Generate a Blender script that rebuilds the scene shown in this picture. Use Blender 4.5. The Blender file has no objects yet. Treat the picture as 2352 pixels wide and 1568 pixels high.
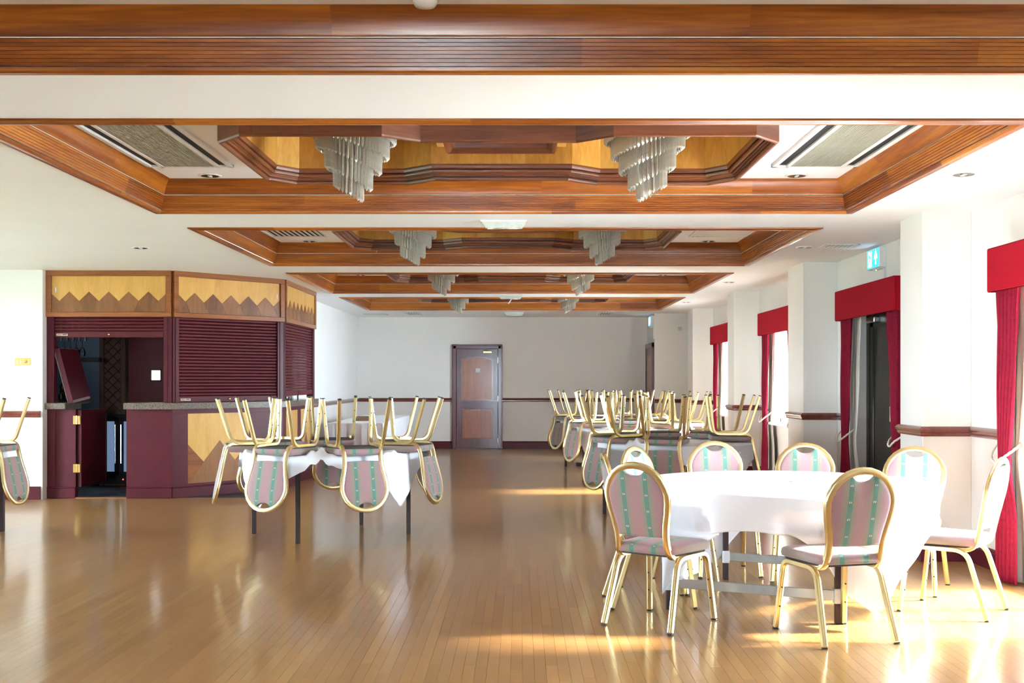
import bpy, math, random
from mathutils import Vector, Matrix
from mathutils.geometry import tessellate_polygon
random.seed(7)
S = bpy.context.scene
C = S.collection
PI = math.pi

# ------------------------------------------------------------------ camera, world, sun, exposure
CAMZ = 1.366
cd = bpy.data.cameras.new('camera'); cam = bpy.data.objects.new('camera', cd); C.objects.link(cam)
cd.sensor_width = 36.0; cd.lens = 36.0 * 2650 / 2352
cd.shift_x = -20 / 2352; cd.shift_y = 90 / 2352
cd.clip_start = 0.05; cd.clip_end = 200
cam.location = (0, 0, CAMZ); cam.rotation_euler = (PI / 2, 0, 0)
S.camera = cam

W = bpy.data.worlds.new('sky'); S.world = W; W.use_nodes = True
bg = W.node_tree.nodes['Background']
bg.inputs[0].default_value = (0.72, 0.865, 1.0, 1); bg.inputs[1].default_value = 26.0

sl = bpy.data.lights.new('sun', 'SUN'); sl.energy = 18.0; sl.angle = math.radians(7); sl.color = (1, 0.93, 0.82)
so = bpy.data.objects.new('sun', sl); C.objects.link(so)
sdir = Vector((-1.0, -0.08, -0.60)).normalized()      # low hazy sun through the right-hand windows
so.rotation_euler = sdir.to_track_quat('-Z', 'Y').to_euler()

S.view_settings.view_transform = 'Standard'; S.view_settings.look = 'None'
S.view_settings.exposure = 1.95; S.view_settings.gamma = 1.0
S.view_settings.use_curve_mapping = False

# ------------------------------------------------------------------ materials
def nmat(name):
    m = bpy.data.materials.new(name); m.use_nodes = True
    nt = m.node_tree; b = nt.nodes['Principled BSDF']
    return m, nt, b
def lnk(nt, a, b): nt.links.new(a, b)
def node(nt, t, **kw):
    n = nt.nodes.new(t)
    for k, v in kw.items(): setattr(n, k, v)
    return n
def ramp(nt, fac, stops, interp='LINEAR'):
    r = nt.nodes.new('ShaderNodeValToRGB'); r.color_ramp.interpolation = interp
    e = r.color_ramp.elements
    while len(e) > 1: e.remove(e[-1])
    e[0].position = stops[0][0]; e[0].color = (*stops[0][1], 1)
    for p, c in stops[1:]:
        k = e.new(p); k.color = (*c, 1)
    if fac is not None: nt.links.new(fac, r.inputs[0])
    return r
def math_n(nt, op, a, b=None, c=None):
    n = nt.nodes.new('ShaderNodeMath'); n.operation = op
    for i, v in enumerate((a, b, c)):
        if v is None: continue
        if isinstance(v, (int, float)): n.inputs[i].default_value = v
        else: nt.links.new(v, n.inputs[i])
    return n.outputs[0]

def plain(name, col, rough=0.5, metal=0.0, var=0.06, nscale=8.0, bump=0.0, bscale=200.0, coat=0.0, spec=0.5, sheen=0.0):
    m, nt, b = nmat(name)
    tc = node(nt, 'ShaderNodeTexCoord')
    n = node(nt, 'ShaderNodeTexNoise'); n.inputs['Scale'].default_value = nscale; n.inputs['Detail'].default_value = 4
    lnk(nt, tc.outputs['Object'], n.inputs['Vector'])
    lo = tuple(max(0, c * (1 - var)) for c in col); hi = tuple(min(1, c * (1 + var)) for c in col)
    r = ramp(nt, n.outputs['Fac'], [(0.3, lo), (0.7, hi)])
    lnk(nt, r.outputs[0], b.inputs['Base Color'])
    b.inputs['Roughness'].default_value = rough; b.inputs['Metallic'].default_value = metal
    b.inputs['Coat Weight'].default_value = coat; b.inputs['Specular IOR Level'].default_value = spec
    b.inputs['Sheen Weight'].default_value = sheen
    if bump:
        n2 = node(nt, 'ShaderNodeTexNoise'); n2.inputs['Scale'].default_value = bscale
        lnk(nt, tc.outputs['Object'], n2.inputs['Vector'])
        bp = node(nt, 'ShaderNodeBump'); bp.inputs['Strength'].default_value = bump; bp.inputs['Distance'].default_value = 0.004
        lnk(nt, n2.outputs['Fac'], bp.inputs['Height']); lnk(nt, bp.outputs[0], b.inputs['Normal'])
    return m

def wood(name, dark, mid, light, rough=0.3, coat=0.3, axis='X', stretch=0.08, scale=14.0, rnd=0.25, bump=0.0):
    """grain runs along the local axis; every piece gets its own tone from the object's random number"""
    m, nt, b = nmat(name)
    tc = node(nt, 'ShaderNodeTexCoord'); mp = node(nt, 'ShaderNodeMapping')
    sc = [1.0, 1.0, 1.0]; sc['XYZ'.index(axis)] = stretch
    mp.inputs['Scale'].default_value = sc
    oi = node(nt, 'ShaderNodeObjectInfo')
    add = node(nt, 'ShaderNodeVectorMath', operation='ADD')
    mul = math_n(nt, 'MULTIPLY', oi.outputs['Random'], 37.0)
    cmb = node(nt, 'ShaderNodeCombineXYZ')
    for i in range(3): lnk(nt, mul, cmb.inputs[i])
    lnk(nt, tc.outputs['Object'], mp.inputs['Vector']); lnk(nt, mp.outputs[0], add.inputs[0]); lnk(nt, cmb.outputs[0], add.inputs[1])
    n = node(nt, 'ShaderNodeTexNoise'); n.inputs['Scale'].default_value = scale; n.inputs['Detail'].default_value = 6
    n.inputs['Roughness'].default_value = 0.6; n.inputs['Distortion'].default_value = 0.6
    lnk(nt, add.outputs[0], n.inputs['Vector'])
    n2 = node(nt, 'ShaderNodeTexNoise'); n2.inputs['Scale'].default_value = scale * 7; n2.inputs['Detail'].default_value = 3
    lnk(nt, add.outputs[0], n2.inputs['Vector'])
    f = math_n(nt, 'MULTIPLY_ADD', n2.outputs['Fac'], 0.35, math_n(nt, 'MULTIPLY', n.outputs['Fac'], 0.75))
    f = math_n(nt, 'ADD', f, math_n(nt, 'MULTIPLY_ADD', oi.outputs['Random'], rnd, -rnd * 0.5))
    r = ramp(nt, f, [(0.30, dark), (0.52, mid), (0.75, light)])
    lnk(nt, r.outputs[0], b.inputs['Base Color'])
    b.inputs['Roughness'].default_value = rough; b.inputs['Coat Weight'].default_value = coat
    b.inputs['Coat Roughness'].default_value = 0.15
    if bump:
        bp = node(nt, 'ShaderNodeBump'); bp.inputs['Strength'].default_value = bump; bp.inputs['Distance'].default_value = 0.002
        lnk(nt, n2.outputs['Fac'], bp.inputs['Height']); lnk(nt, bp.outputs[0], b.inputs['Normal'])
    return m

M = {}
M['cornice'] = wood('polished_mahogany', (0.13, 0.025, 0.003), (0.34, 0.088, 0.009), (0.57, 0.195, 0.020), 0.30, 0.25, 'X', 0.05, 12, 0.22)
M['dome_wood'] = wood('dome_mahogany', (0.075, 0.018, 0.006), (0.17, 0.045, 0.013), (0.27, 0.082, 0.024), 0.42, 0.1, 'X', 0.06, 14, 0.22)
M['veneer'] = wood('golden_maple_veneer', (0.42, 0.19, 0.03), (0.58, 0.29, 0.055), (0.70, 0.40, 0.09), 0.35, 0.25, 'Z', 0.25, 9, 0.25)
M['maple'] = wood('pale_maple_veneer', (0.58, 0.29, 0.055), (0.70, 0.385, 0.085), (0.78, 0.46, 0.12), 0.35, 0.2, 'Z', 0.2, 7, 0.15)
M['walnut'] = wood('brown_walnut_veneer', (0.13, 0.046, 0.012), (0.22, 0.080, 0.020), (0.30, 0.12, 0.034), 0.35, 0.2, 'Z', 0.12, 16, 0.3)
M['rosewood'] = wood('orange_brown_frame_wood', (0.19, 0.058, 0.013), (0.30, 0.095, 0.022), (0.40, 0.14, 0.035), 0.3, 0.25, 'X', 0.08, 14, 0.15)
M['maroon'] = plain('maroon_gloss_paint', (0.088, 0.006, 0.014), 0.42, 0, 0.12, 6, 0, spec=0.35)
M['maroon_door'] = wood('maroon_stained_wood', (0.055, 0.012, 0.016), (0.10, 0.022, 0.028), (0.15, 0.035, 0.04), 0.3, 0.4, 'Z', 0.08, 18, 0.1)
M['door_panel'] = wood('reddish_panel_wood', (0.24, 0.07, 0.03), (0.34, 0.11, 0.05), (0.43, 0.16, 0.08), 0.35, 0.3, 'Z', 0.08, 18, 0.1)
M['dado'] = wood('dado_mahogany', (0.09, 0.016, 0.010), (0.16, 0.030, 0.018), (0.22, 0.05, 0.03), 0.25, 0.5, 'Y', 0.05, 16, 0.05)
M['shutter'] = plain('maroon_shutter_lacquer', (0.100, 0.010, 0.015), 0.5, 0, 0.1, 10, 0, spec=0.3)
M['ceil'] = plain('white_ceiling_paint', (0.92, 0.92, 0.91), 0.85, 0, 0.015, 1.2, 0.08, 90)
M['white'] = plain('white_plastic', (0.82, 0.82, 0.80), 0.4, 0, 0.02, 5)
M['diffuser'] = plain('ribbed_light_diffuser', (0.60, 0.64, 0.58), 0.3, 0, 0.08, 30)
M['upvc'] = plain('white_window_frame', (0.85, 0.86, 0.86), 0.35, 0, 0.02, 5)
M['chrome'] = plain('brushed_chrome', (0.75, 0.75, 0.74), 0.22, 1.0, 0.05, 20)
M['dark_chrome'] = plain('dark_chrome_reflector', (0.22, 0.20, 0.17), 0.25, 1.0, 0.1, 20)
M['brass'] = plain('polished_brass', (0.80, 0.58, 0.22), 0.25, 1.0, 0.08, 20)
M['gold'] = plain('champagne_gold_aluminium', (0.74, 0.60, 0.31), 0.30, 1.0, 0.06, 14)
M['black'] = plain('black_rubber', (0.015, 0.014, 0.015), 0.5, 0, 0.1, 10)
M['dark_metal'] = plain('dark_brown_table_leg_metal', (0.040, 0.022, 0.018), 0.5, 0.0, 0.15, 12, spec=0.3)
M['steel'] = plain('galvanised_steel_bar', (0.55, 0.60, 0.64), 0.35, 0.9, 0.08, 14)
M['cloth'] = plain('white_cotton_tablecloth', (0.84, 0.85, 0.90), 0.85, 0, 0.02, 6, 0.15, 350, sheen=0.2)
M['ply'] = plain('tabletop_plywood', (0.10, 0.055, 0.03), 0.6, 0, 0.15, 10)
M['board'] = plain('chair_underside_board', (0.055, 0.047, 0.040), 0.8, 0, 0.2, 10)
M['red'] = plain('crimson_pelmet_fabric', (0.36, 0.006, 0.018), 0.9, 0, 0.12, 60, 0.25, 300, spec=0.12)
M['curtain'] = plain('wine_red_curtain_fabric', (0.24, 0.005, 0.026), 0.75, 0, 0.15, 40, 0.15, 300, spec=0.2)
M['lining'] = plain('cream_curtain_lining', (0.74, 0.70, 0.62), 0.85, 0, 0.03, 30)
M['rope'] = plain('cream_rope', (0.80, 0.74, 0.62), 0.8, 0, 0.1, 60, 0.6, 120)
M['bronze'] = plain('dark_bronze_door', (0.060, 0.050, 0.040), 0.35, 0.3, 0.1, 8)
M['granite'] = plain('grey_speckled_worktop', (0.16, 0.125, 0.095), 0.3, 0, 0.55, 70, 0, coat=0.2)
M['darkwood'] = wood('dark_lattice_wood', (0.035, 0.014, 0.005), (0.065, 0.027, 0.009), (0.10, 0.045, 0.015), 0.5, 0.1, 'Z', 0.1, 18, 0.3)
M['barwall'] = plain('smoky_blue_back_panel', (0.20, 0.25, 0.31), 0.18, 0.75, 0.1, 3)
M['barfloor'] = plain('dark_bar_floor', (0.03, 0.027, 0.025), 0.6, 0, 0.2, 12)
M['prism'] = plain('frosted_crystal_prism', (0.52, 0.50, 0.43), 0.12, 0.0, 0.10, 60, coat=0.6, spec=0.8)
M['grille'] = plain('grey_green_grille', (0.38, 0.37, 0.29), 0.5, 0, 0.06, 8)
M['slot'] = plain('dark_air_slot', (0.012, 0.013, 0.013), 0.7, 0, 0.2, 8)
M['tray'] = wood('plain_brown_tray_wood', (0.16, 0.07, 0.03), (0.24, 0.11, 0.05), (0.3, 0.15, 0.07), 0.45, 0.1, 'X', 0.1, 14, 0.1)
M['grass'] = plain('lawn', (0.15, 0.19, 0.10), 0.9, 0, 0.3, 3)
M['paving'] = plain('pale_paving', (0.45, 0.44, 0.40), 0.9, 0, 0.1, 3)
M['tape'] = plain('cream_print_plate', (0.75, 0.66, 0.52), 0.5, 0, 0.05, 20)
M['ink'] = plain('dark_print', (0.05, 0.02, 0.02), 0.6, 0, 0.05, 20)
M['subfloor'] = plain('dark_floor_joint', (0.05, 0.028, 0.012), 0.7, 0, 0.1, 10)

def wall_mat():
    m, nt, b = nmat('cream_wall_paint')
    g = node(nt, 'ShaderNodeNewGeometry'); sp = node(nt, 'ShaderNodeSeparateXYZ'); lnk(nt, g.outputs['Position'], sp.inputs[0])
    above = math_n(nt, 'GREATER_THAN', sp.outputs['Z'], 0.985)
    n = node(nt, 'ShaderNodeTexNoise'); n.inputs['Scale'].default_value = 1.5; n.inputs['Detail'].default_value = 5
    lnk(nt, g.outputs['Position'], n.inputs['Vector'])
    hi = ramp(nt, n.outputs['Fac'], [(0.3, (0.875, 0.855, 0.815)), (0.7, (0.90, 0.88, 0.84))])
    lo = ramp(nt, n.outputs['Fac'], [(0.3, (0.78, 0.73, 0.69)), (0.7, (0.82, 0.77, 0.73))])
    mx = node(nt, 'ShaderNodeMix', data_type='RGBA')
    lnk(nt, above, mx.inputs[0]); lnk(nt, lo.outputs[0], mx.inputs[6]); lnk(nt, hi.outputs[0], mx.inputs[7])
    lnk(nt, mx.outputs[2], b.inputs['Base Color']); b.inputs['Roughness'].default_value = 0.75
    n2 = node(nt, 'ShaderNodeTexNoise'); n2.inputs['Scale'].default_value = 120
    lnk(nt, g.outputs['Position'], n2.inputs['Vector'])
    bp = node(nt, 'ShaderNodeBump'); bp.inputs['Strength'].default_value = 0.12; bp.inputs['Distance'].default_value = 0.003
    lnk(nt, n2.outputs['Fac'], bp.inputs['Height']); lnk(nt, bp.outputs[0], b.inputs['Normal'])
    return m
M['wall'] = wall_mat()

def plank_mat(name, per_object):
    m, nt, b = nmat(name)
    if per_object:
        t = node(nt, 'ShaderNodeObjectInfo').outputs['Random']
    else:
        t = node(nt, 'ShaderNodeAttribute', attribute_name='tone').outputs['Fac']
    g = node(nt, 'ShaderNodeNewGeometry'); mp = node(nt, 'ShaderNodeMapping'); mp.inputs['Scale'].default_value = (1, 0.05, 1)
    lnk(nt, g.outputs['Position'], mp.inputs['Vector'])
    add = node(nt, 'ShaderNodeVectorMath', operation='ADD'); cm = node(nt, 'ShaderNodeCombineXYZ')
    lnk(nt, math_n(nt, 'MULTIPLY', t, 50.0), cm.inputs[2]); lnk(nt, mp.outputs[0], add.inputs[0]); lnk(nt, cm.outputs[0], add.inputs[1])
    n = node(nt, 'ShaderNodeTexNoise'); n.inputs['Scale'].default_value = 30; n.inputs['Detail'].default_value = 2
    lnk(nt, add.outputs[0], n.inputs['Vector'])
    f = math_n(nt, 'MULTIPLY_ADD', n.outputs['Fac'], 0.18, math_n(nt, 'MULTIPLY_ADD', t, 0.42, 0.21))
    r = ramp(nt, f, [(0.10, (0.30, 0.148, 0.046)), (0.45, (0.37, 0.190, 0.062)), (0.90, (0.44, 0.240, 0.084))])
    lnk(nt, r.outputs[0], b.inputs['Base Color'])
    # old polish, worn along the strips: reflections smear lengthwise
    b.inputs['Roughness'].default_value = 0.282; b.inputs['Anisotropic'].default_value = 0.88
    tg = node(nt, 'ShaderNodeCombineXYZ'); tg.inputs[1].default_value = 1.0
    lnk(nt, tg.outputs[0], b.inputs['Tangent'])
    b.inputs['Specular IOR Level'].default_value = 0.4
    b.inputs['Coat Weight'].default_value = 0.6; b.inputs['Coat Roughness'].default_value = 0.13; b.inputs['Coat IOR'].default_value = 1.5
    return m
M['plank'] = plank_mat('beech_strip_polished', True)
M['plank_field'] = plank_mat('beech_strip_polished_field', False)

def fabric_mat():
    m, nt, b = nmat('striped_pink_green_chair_fabric')
    tc = node(nt, 'ShaderNodeTexCoord'); sp = node(nt, 'ShaderNodeSeparateXYZ'); lnk(nt, tc.outputs['Object'], sp.inputs[0])
    ax = math_n(nt, 'ABSOLUTE', sp.outputs['X'])
    f = math_n(nt, 'MULTIPLY', ax, 4.0)      # 0.25 m -> 1
    pink = (0.39, 0.222, 0.230); pink2 = (0.375, 0.21, 0.222); ol = (0.285, 0.262, 0.20); ol2 = (0.325, 0.25, 0.215); gr = (0.105, 0.255, 0.20)
    r = ramp(nt, f, [(0.0, pink), (0.12, pink), (0.145, ol2), (0.20, ol), (0.222, ol), (0.235, gr), (0.335, gr), (0.345, ol),
                     (0.40, ol), (0.44, ol2), (0.48, pink2), (0.74, pink2), (0.78, ol2), (0.9, ol)])
    # small paired woven motifs along the green bands
    v = math_n(nt, 'ADD', sp.outputs['Z'], math_n(nt, 'MULTIPLY', sp.outputs['Y'], 0.6))
    fr = math_n(nt, 'FRACT', math_n(nt, 'MULTIPLY', v, 1 / 0.078))
    mz = math_n(nt, 'LESS_THAN', math_n(nt, 'ABSOLUTE', math_n(nt, 'SUBTRACT', fr, 0.5)), 0.055)
    dx = math_n(nt, 'ABSOLUTE', math_n(nt, 'SUBTRACT', math_n(nt, 'ABSOLUTE', math_n(nt, 'SUBTRACT', ax, 0.0712)), 0.005))
    mk = math_n(nt, 'MULTIPLY', mz, math_n(nt, 'LESS_THAN', dx, 0.0032))
    mx = node(nt, 'ShaderNodeMix', data_type='RGBA'); lnk(nt, mk, mx.inputs[0]); lnk(nt, r.outputs[0], mx.inputs[6]); mx.inputs[7].default_value = (0.68, 0.45, 0.36, 1)
    n = node(nt, 'ShaderNodeTexNoise'); n.inputs['Scale'].default_value = 260; lnk(nt, tc.outputs['Object'], n.inputs['Vector'])
    mx2 = node(nt, 'ShaderNodeMix', data_type='RGBA', blend_type='MULTIPLY'); mx2.inputs[0].default_value = 0.35
    rg = ramp(nt, n.outputs['Fac'], [(0.35, (0.6, 0.6, 0.6)), (0.65, (1, 1, 1))])
    lnk(nt, mx.outputs[2], mx2.inputs[6]); lnk(nt, rg.outputs[0], mx2.inputs[7])
    lnk(nt, mx2.outputs[2], b.inputs['Base Color']); b.inputs['Roughness'].default_value = 0.75; b.inputs['Sheen Weight'].default_value = 0.3
    bp = node(nt, 'ShaderNodeBump'); bp.inputs['Strength'].default_value = 0.15; bp.inputs['Distance'].default_value = 0.002
    lnk(nt, n.outputs['Fac'], bp.inputs['Height']); lnk(nt, bp.outputs[0], b.inputs['Normal'])
    return m
M['fabric'] = fabric_mat()

def glass_mat(name, tint=(1, 1, 1), refl=1.5):
    m = bpy.data.materials.new(name); m.use_nodes = True; nt = m.node_tree; nt.nodes.clear()
    o = node(nt, 'ShaderNodeOutputMaterial'); mx = node(nt, 'ShaderNodeMixShader')
    t = node(nt, 'ShaderNodeBsdfTransparent'); t.inputs[0].default_value = (*tint, 1)
    g = node(nt, 'ShaderNodeBsdfGlossy'); g.inputs['Roughness'].default_value = 0.02
    fr = node(nt, 'ShaderNodeFresnel'); fr.inputs[0].default_value = refl
    lnk(nt, fr.outputs[0], mx.inputs[0]); lnk(nt, t.outputs[0], mx.inputs[1]); lnk(nt, g.outputs[0], mx.inputs[2]); lnk(nt, mx.outputs[0], o.inputs[0])
    return m
M['glass'] = glass_mat('window_glass', (0.97, 0.98, 0.98), 1.35)
M['bottle_glass'] = glass_mat('bar_glass', (0.80, 0.86, 0.90), 1.7)

def emit(name, col, st):
    m, nt, b = nmat(name)
    b.inputs['Base Color'].default_value = (*col, 1); b.inputs['Emission Color'].default_value = (*col, 1); b.inputs['Emission Strength'].default_value = st
    b.inputs['Roughness'].default_value = 0.4
    return m
M['sign_blue'] = emit('backlit_blue_sign', (0.02, 0.36, 0.72), 0.55)
M['sign_white'] = emit('backlit_white_symbol', (0.9, 0.95, 1.0), 0.8)
M['led'] = emit('green_indicator_light', (0.25, 0.9, 0.2), 1.5)
M['hatch_glass'] = emit('lit_door_window', (0.9, 0.95, 1.0), 1.2)
M['cooler_glass'] = emit('lit_cooler_glass', (0.09, 0.14, 0.22), 0.4)
M['red_led'] = emit('red_indicator_light', (1.0, 0.05, 0.05), 3.0)

# ------------------------------------------------------------------ mesh helpers
class MB:
    def __init__(s): s.v = []; s.f = []
    def add(s, vs, fs):
        n = len(s.v); s.v += [tuple(p) for p in vs]; s.f += [tuple(i + n for i in f) for f in fs]; return s
    def box(s, x0, x1, y0, y1, z0, z1, bev=0.0):
        if x0 > x1: x0, x1 = x1, x0
        if y0 > y1: y0, y1 = y1, y0
        if z0 > z1: z0, z1 = z1, z0
        if bev <= 0:
            return s.add([(x, y, z) for z in (z0, z1) for y in (y0, y1) for x in (x0, x1)],
                         [(0, 2, 3, 1), (4, 5, 7, 6), (0, 1, 5, 4), (2, 6, 7, 3), (0, 4, 6, 2), (1, 3, 7, 5)])
        b = min(bev, (x1 - x0) / 2.01, (y1 - y0) / 2.01, (z1 - z0) / 2.01)
        loops = []
        for z, i in ((z0, b), (z0 + b, 0), (z1 - b, 0), (z1, b)):
            X0, X1, Y0, Y1 = x0 + i, x1 - i, y0 + i, y1 - i
            loops.append([(X0 + b, Y0, z), (X1 - b, Y0, z), (X1, Y0 + b, z), (X1, Y1 - b, z), (X1 - b, Y1, z), (X0 + b, Y1, z), (X0, Y1 - b, z), (X0, Y0 + b, z)])
        return s.loft(loops)
    def loft(s, loops, cap=True, closed=True):
        n = len(loops[0]); vs = [p for l in loops for p in l]; fs = []
        for k in range(len(loops) - 1):
            for i in range(n if closed else n - 1):
                j = (i + 1) % n
                fs.append((k * n + i, k * n + j, (k + 1) * n + j, (k + 1) * n + i))
        if cap:
            fs.append(tuple(reversed(range(n)))); fs.append(tuple(range((len(loops) - 1) * n, len(loops) * n)))
        return s.add(vs, fs)
    def prism(s, poly, axis, a, b):
        def P(u, v, w): return {'x': (w, u, v), 'y': (u, w, v), 'z': (u, v, w)}[axis]
        n = len(poly)
        vs = [P(u, v, a) for u, v in poly] + [P(u, v, b) for u, v in poly]
        fs = [(i, (i + 1) % n, n + (i + 1) % n, n + i) for i in range(n)]
        tri = tessellate_polygon([[Vector((u, v, 0)) for u, v in poly]])
        for t in tri: fs.append(tuple(t)); fs.append(tuple(n + i for i in reversed(t)))
        return s.add(vs, fs)
    def lathe(s, prof, n=24, c=(0, 0, 0), cap=True):
        loops = [[(c[0] + r * math.cos(2 * PI * i / n), c[1] + r * math.sin(2 * PI * i / n), c[2] + z) for i in range(n)] for r, z in prof]
        return s.loft(loops, cap)
    def tube(s, path, sec, ref, cap=True, closed=False):
        P = [Vector(p) for p in path]; n = len(P); loops = []; ref = Vector(ref)
        for i in range(n):
            if closed: t = P[(i + 1) % n] - P[i - 1]
            else: t = P[min(i + 1, n - 1)] - P[max(i - 1, 0)]
            t.normalize()
            a = ref - t * ref.dot(t)
            if a.length < 1e-4: a = t.orthogonal()
            a.normalize(); b = t.cross(a)
            loops.append([tuple(P[i] + a * u + b * v) for u, v in sec])
        if closed: loops.append(loops[0]); cap = False
        return s.loft(loops, cap)
    def rod(s, p0, p1, r, n=8):
        p0 = Vector(p0); p1 = Vector(p1); d = p1 - p0
        return s.tube([p0, p1], circ(r, n), d.orthogonal())
    def mesh(s, name, mat, smooth=False):
        me = bpy.data.meshes.new(name); me.from_pydata(s.v, [], s.f); me.materials.append(mat)
        if smooth:
            me.polygons.foreach_set('use_smooth', [True] * len(me.polygons))
            if isinstance(smooth, float): me.set_sharp_from_angle(angle=math.radians(smooth))
        me.update(); return me
    def build(s, name, mat, parent=None, smooth=False, loc=None, rot=None):
        return obj(name, s.mesh(name, mat, smooth), parent, loc, rot)
def circ(r, n=10): return [(r * math.cos(2 * PI * i / n), r * math.sin(2 * PI * i / n)) for i in range(n)]
def rrect(w, h, b): return [(-w + b, -h), (w - b, -h), (w, -h + b), (w, h - b), (w - b, h), (-w + b, h), (-w, h - b), (-w, -h + b)]
def obj(name, me, parent=None, loc=None, rot=None):
    o = bpy.data.objects.new(name, me); C.objects.link(o)
    if parent: o.parent = parent
    if loc is not None: o.location = loc
    if rot is not None: o.rotation_euler = rot
    return o
def thing(name, label, cat, loc=(0, 0, 0), rot=(0, 0, 0), group=None):
    o = obj(name, None, None, loc, rot); o['label'] = label; o['category'] = cat
    if group: o['group'] = group
    return o
def tag(o, label, cat, group=None):
    o['label'] = label; o['category'] = cat
    if group: o['group'] = group
    return o
def struct(o, label=None):
    o['kind'] = 'structure'
    if label: o['label'] = label
    return o
def offset_line(pts, d, closed=False):
    """offset a plan polyline to its right-hand side by d, mitred"""
    n = len(pts); out = []
    def nrm(a, b):
        t = (Vector(b) - Vector(a)).normalized(); return Vector((t.y, -t.x))
    for i in range(n):
        if closed: a, b = nrm(pts[i - 1], pts[i]), nrm(pts[i], pts[(i + 1) % n])
        else:
            a = nrm(pts[i - 1], pts[i]) if i > 0 else None
            b = nrm(pts[i], pts[i + 1]) if i < n - 1 else None
            if a is None: a = b
            if b is None: b = a
        m = a + b; m = m / max(m.dot(a), 0.15) if m.length > 1e-6 else a
        out.append((pts[i][0] + m.x * d, pts[i][1] + m.y * d))
    return out
def sweep(pts, prof, mat, name, closed=False, parent=None):
    """one mesh: profile (d, z) swept along a plan polyline; d to the right of the travel direction"""
    mb = MB(); lines = [offset_line(pts, d, closed) for d, z in prof]
    n = len(pts)
    loops = [[(lines[k][i][0], lines[k][i][1], prof[k][1]) for k in range(len(prof))] for i in range(n)]
    if closed: loops.append(loops[0])
    mb.loft(loops, cap=not closed)
    return mb.build(name, mat, parent)

# ------------------------------------------------------------------ the place: sizes
ZC = CAMZ + 1.275                # flat ceiling height
XR, XL = 3.41, -3.275            # window wall, far left wall
XLN = -8.0                       # left wall of the wide near part
YB, YN = 23.2, -5.0              # back wall, wall behind the camera
CX, CHW = -0.1275, 2.6475        # coffer centre and half width
COF = [(1.61, 4.78), (5.61, 8.75), (9.60, 12.72), (13.61, 16.70), (17.60, 20.70)]
RISE = 0.23; CDEEP = 0.165       # inner ceiling above flat ceiling; crown projection

# ------------------------------------------------------------------ floor
PW = 0.056
fl = struct(MB().box(XLN - 0.3, XR + 0.4, YN - 0.3, YB + 0.3, -0.12, -0.006).build('floor', M['subfloor']))
planks = []
x = XLN; i = 0
while x < XR + 0.02:
    y = YN - random.random() * 0.8
    while y < YB:
        L = random.choice((0.62, 0.76, 0.90, 1.04))
        if not (x < -3.3 and y > 13.5): planks.append((x, y, L))
        y += L
    x += PW
def plank_geo(w, l, g=0.0005):
    return ([(g, g, 0), (w - g, g, 0), (w - g, l - g, 0), (g, l - g, 0), (0, 0, -0.006), (w, 0, -0.006), (w, l, -0.006), (0, l, -0.006)],
            [(0, 1, 2, 3), (0, 4, 5, 1), (1, 5, 6, 2), (2, 6, 7, 3), (3, 7, 4, 0)])
def inview(x, y):
    if y < 5.1: return False
    u = 1196 + x * 2650 / y
    return -20 < u < 2372
near = sorted([p for p in planks if inview(p[0], p[1] + p[2] * 0.5)], key=lambda p: p[1] + p[2] * 0.5)[:300]
nearset = set(near)
pm = {}
for L in (0.62, 0.76, 0.90, 1.04):
    pm[L] = MB().add(*plank_geo(PW, L)).mesh('plank', M['plank'])
for (x, y, L) in near: obj('plank', pm[L], fl, (x, y, 0))
pf = MB(); tones = []
for (x, y, L) in planks:
    if (x, y, L) in nearset: continue
    g = 0.0004 * min(1, max(0, (9.6 - y) / 3.2))
    vs, fs = plank_geo(PW, L, g)
    if g < 0.00006: vs, fs = [(0, 0, 0), (PW, 0, 0), (PW, L, 0), (0, L, 0)], [(0, 1, 2, 3)]      # joints too fine to see from here on
    pf.add([(a + x, b + y, c) for a, b, c in vs], fs); tones += [.5 + (random.random() - .5) * max(.1, min(1, (16.0 - y) / 11.0))] * len(fs)
pfo = pf.build('plank_field', M['plank_field'], fl); pfo['kind'] = 'stuff'
at = pfo.data.attributes.new('tone', 'FLOAT', 'FACE'); at.data.foreach_set('value', tones)

# ------------------------------------------------------------------ walls
def wall_x(mb, x0, x1, y0, y1, holes, z1=3.35):
    """wall slab parallel to Y with rectangular holes (ya, yb, za, zb)"""
    y = y0
    for (ya, yb, za, zb) in sorted(holes):
        if ya > y: mb.box(x0, x1, y, ya, 0, z1)
        if za > 0: mb.box(x0, x1, ya, yb, 0, za)
        mb.box(x0, x1, ya, yb, zb, z1); y = yb
    if y < y1: mb.box(x0, x1, y, y1, 0, z1)
WT = 0.16
WIN_HEAD = 2.16
# (y0, y1, sill): bay spans between the pillars; the exit door stands in the second bay in view
bays = [(6.15, 7.75, 0.12), (13.85, 15.55, 0.81), (17.8, 19.5, 0.81)]
DOOR2 = (10.0, 11.72)
mb = MB(); wall_x(mb, XR, XR + WT, YN, 21.9, [(a, b, s, WIN_HEAD) for a, b, s in bays] + [(DOOR2[0], DOOR2[1], 0.0, 2.12)])
struct(mb.build('wall_right', M['wall']))
pillars = [(-3.27, -2.76), (0.73, 1.24), (4.73, 5.24), (8.73, 9.24), (12.42, 13.12), (16.45, 16.95), (20.40, 21.0)]
PX = 3.04
for a, b in pillars:
    struct(MB().box(PX, XR, a, b, 0, ZC + 0.02, 0.004).build('wall_pillar', M['wall']))
struct(MB().box(2.54, XR + WT, 21.9, YB + 0.2, 0, 3.35).build('wall_right_return', M['wall']))
struct(MB().box(XL - 0.2, 2.54, YB, YB + 0.2, 0, 3.35).build('wall_back', M['wall']))
struct(MB().box(XL - 0.2, XL, 16.55, YB, 0, 3.35).build('wall_left', M['wall']))
YLW = 13.27
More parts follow.
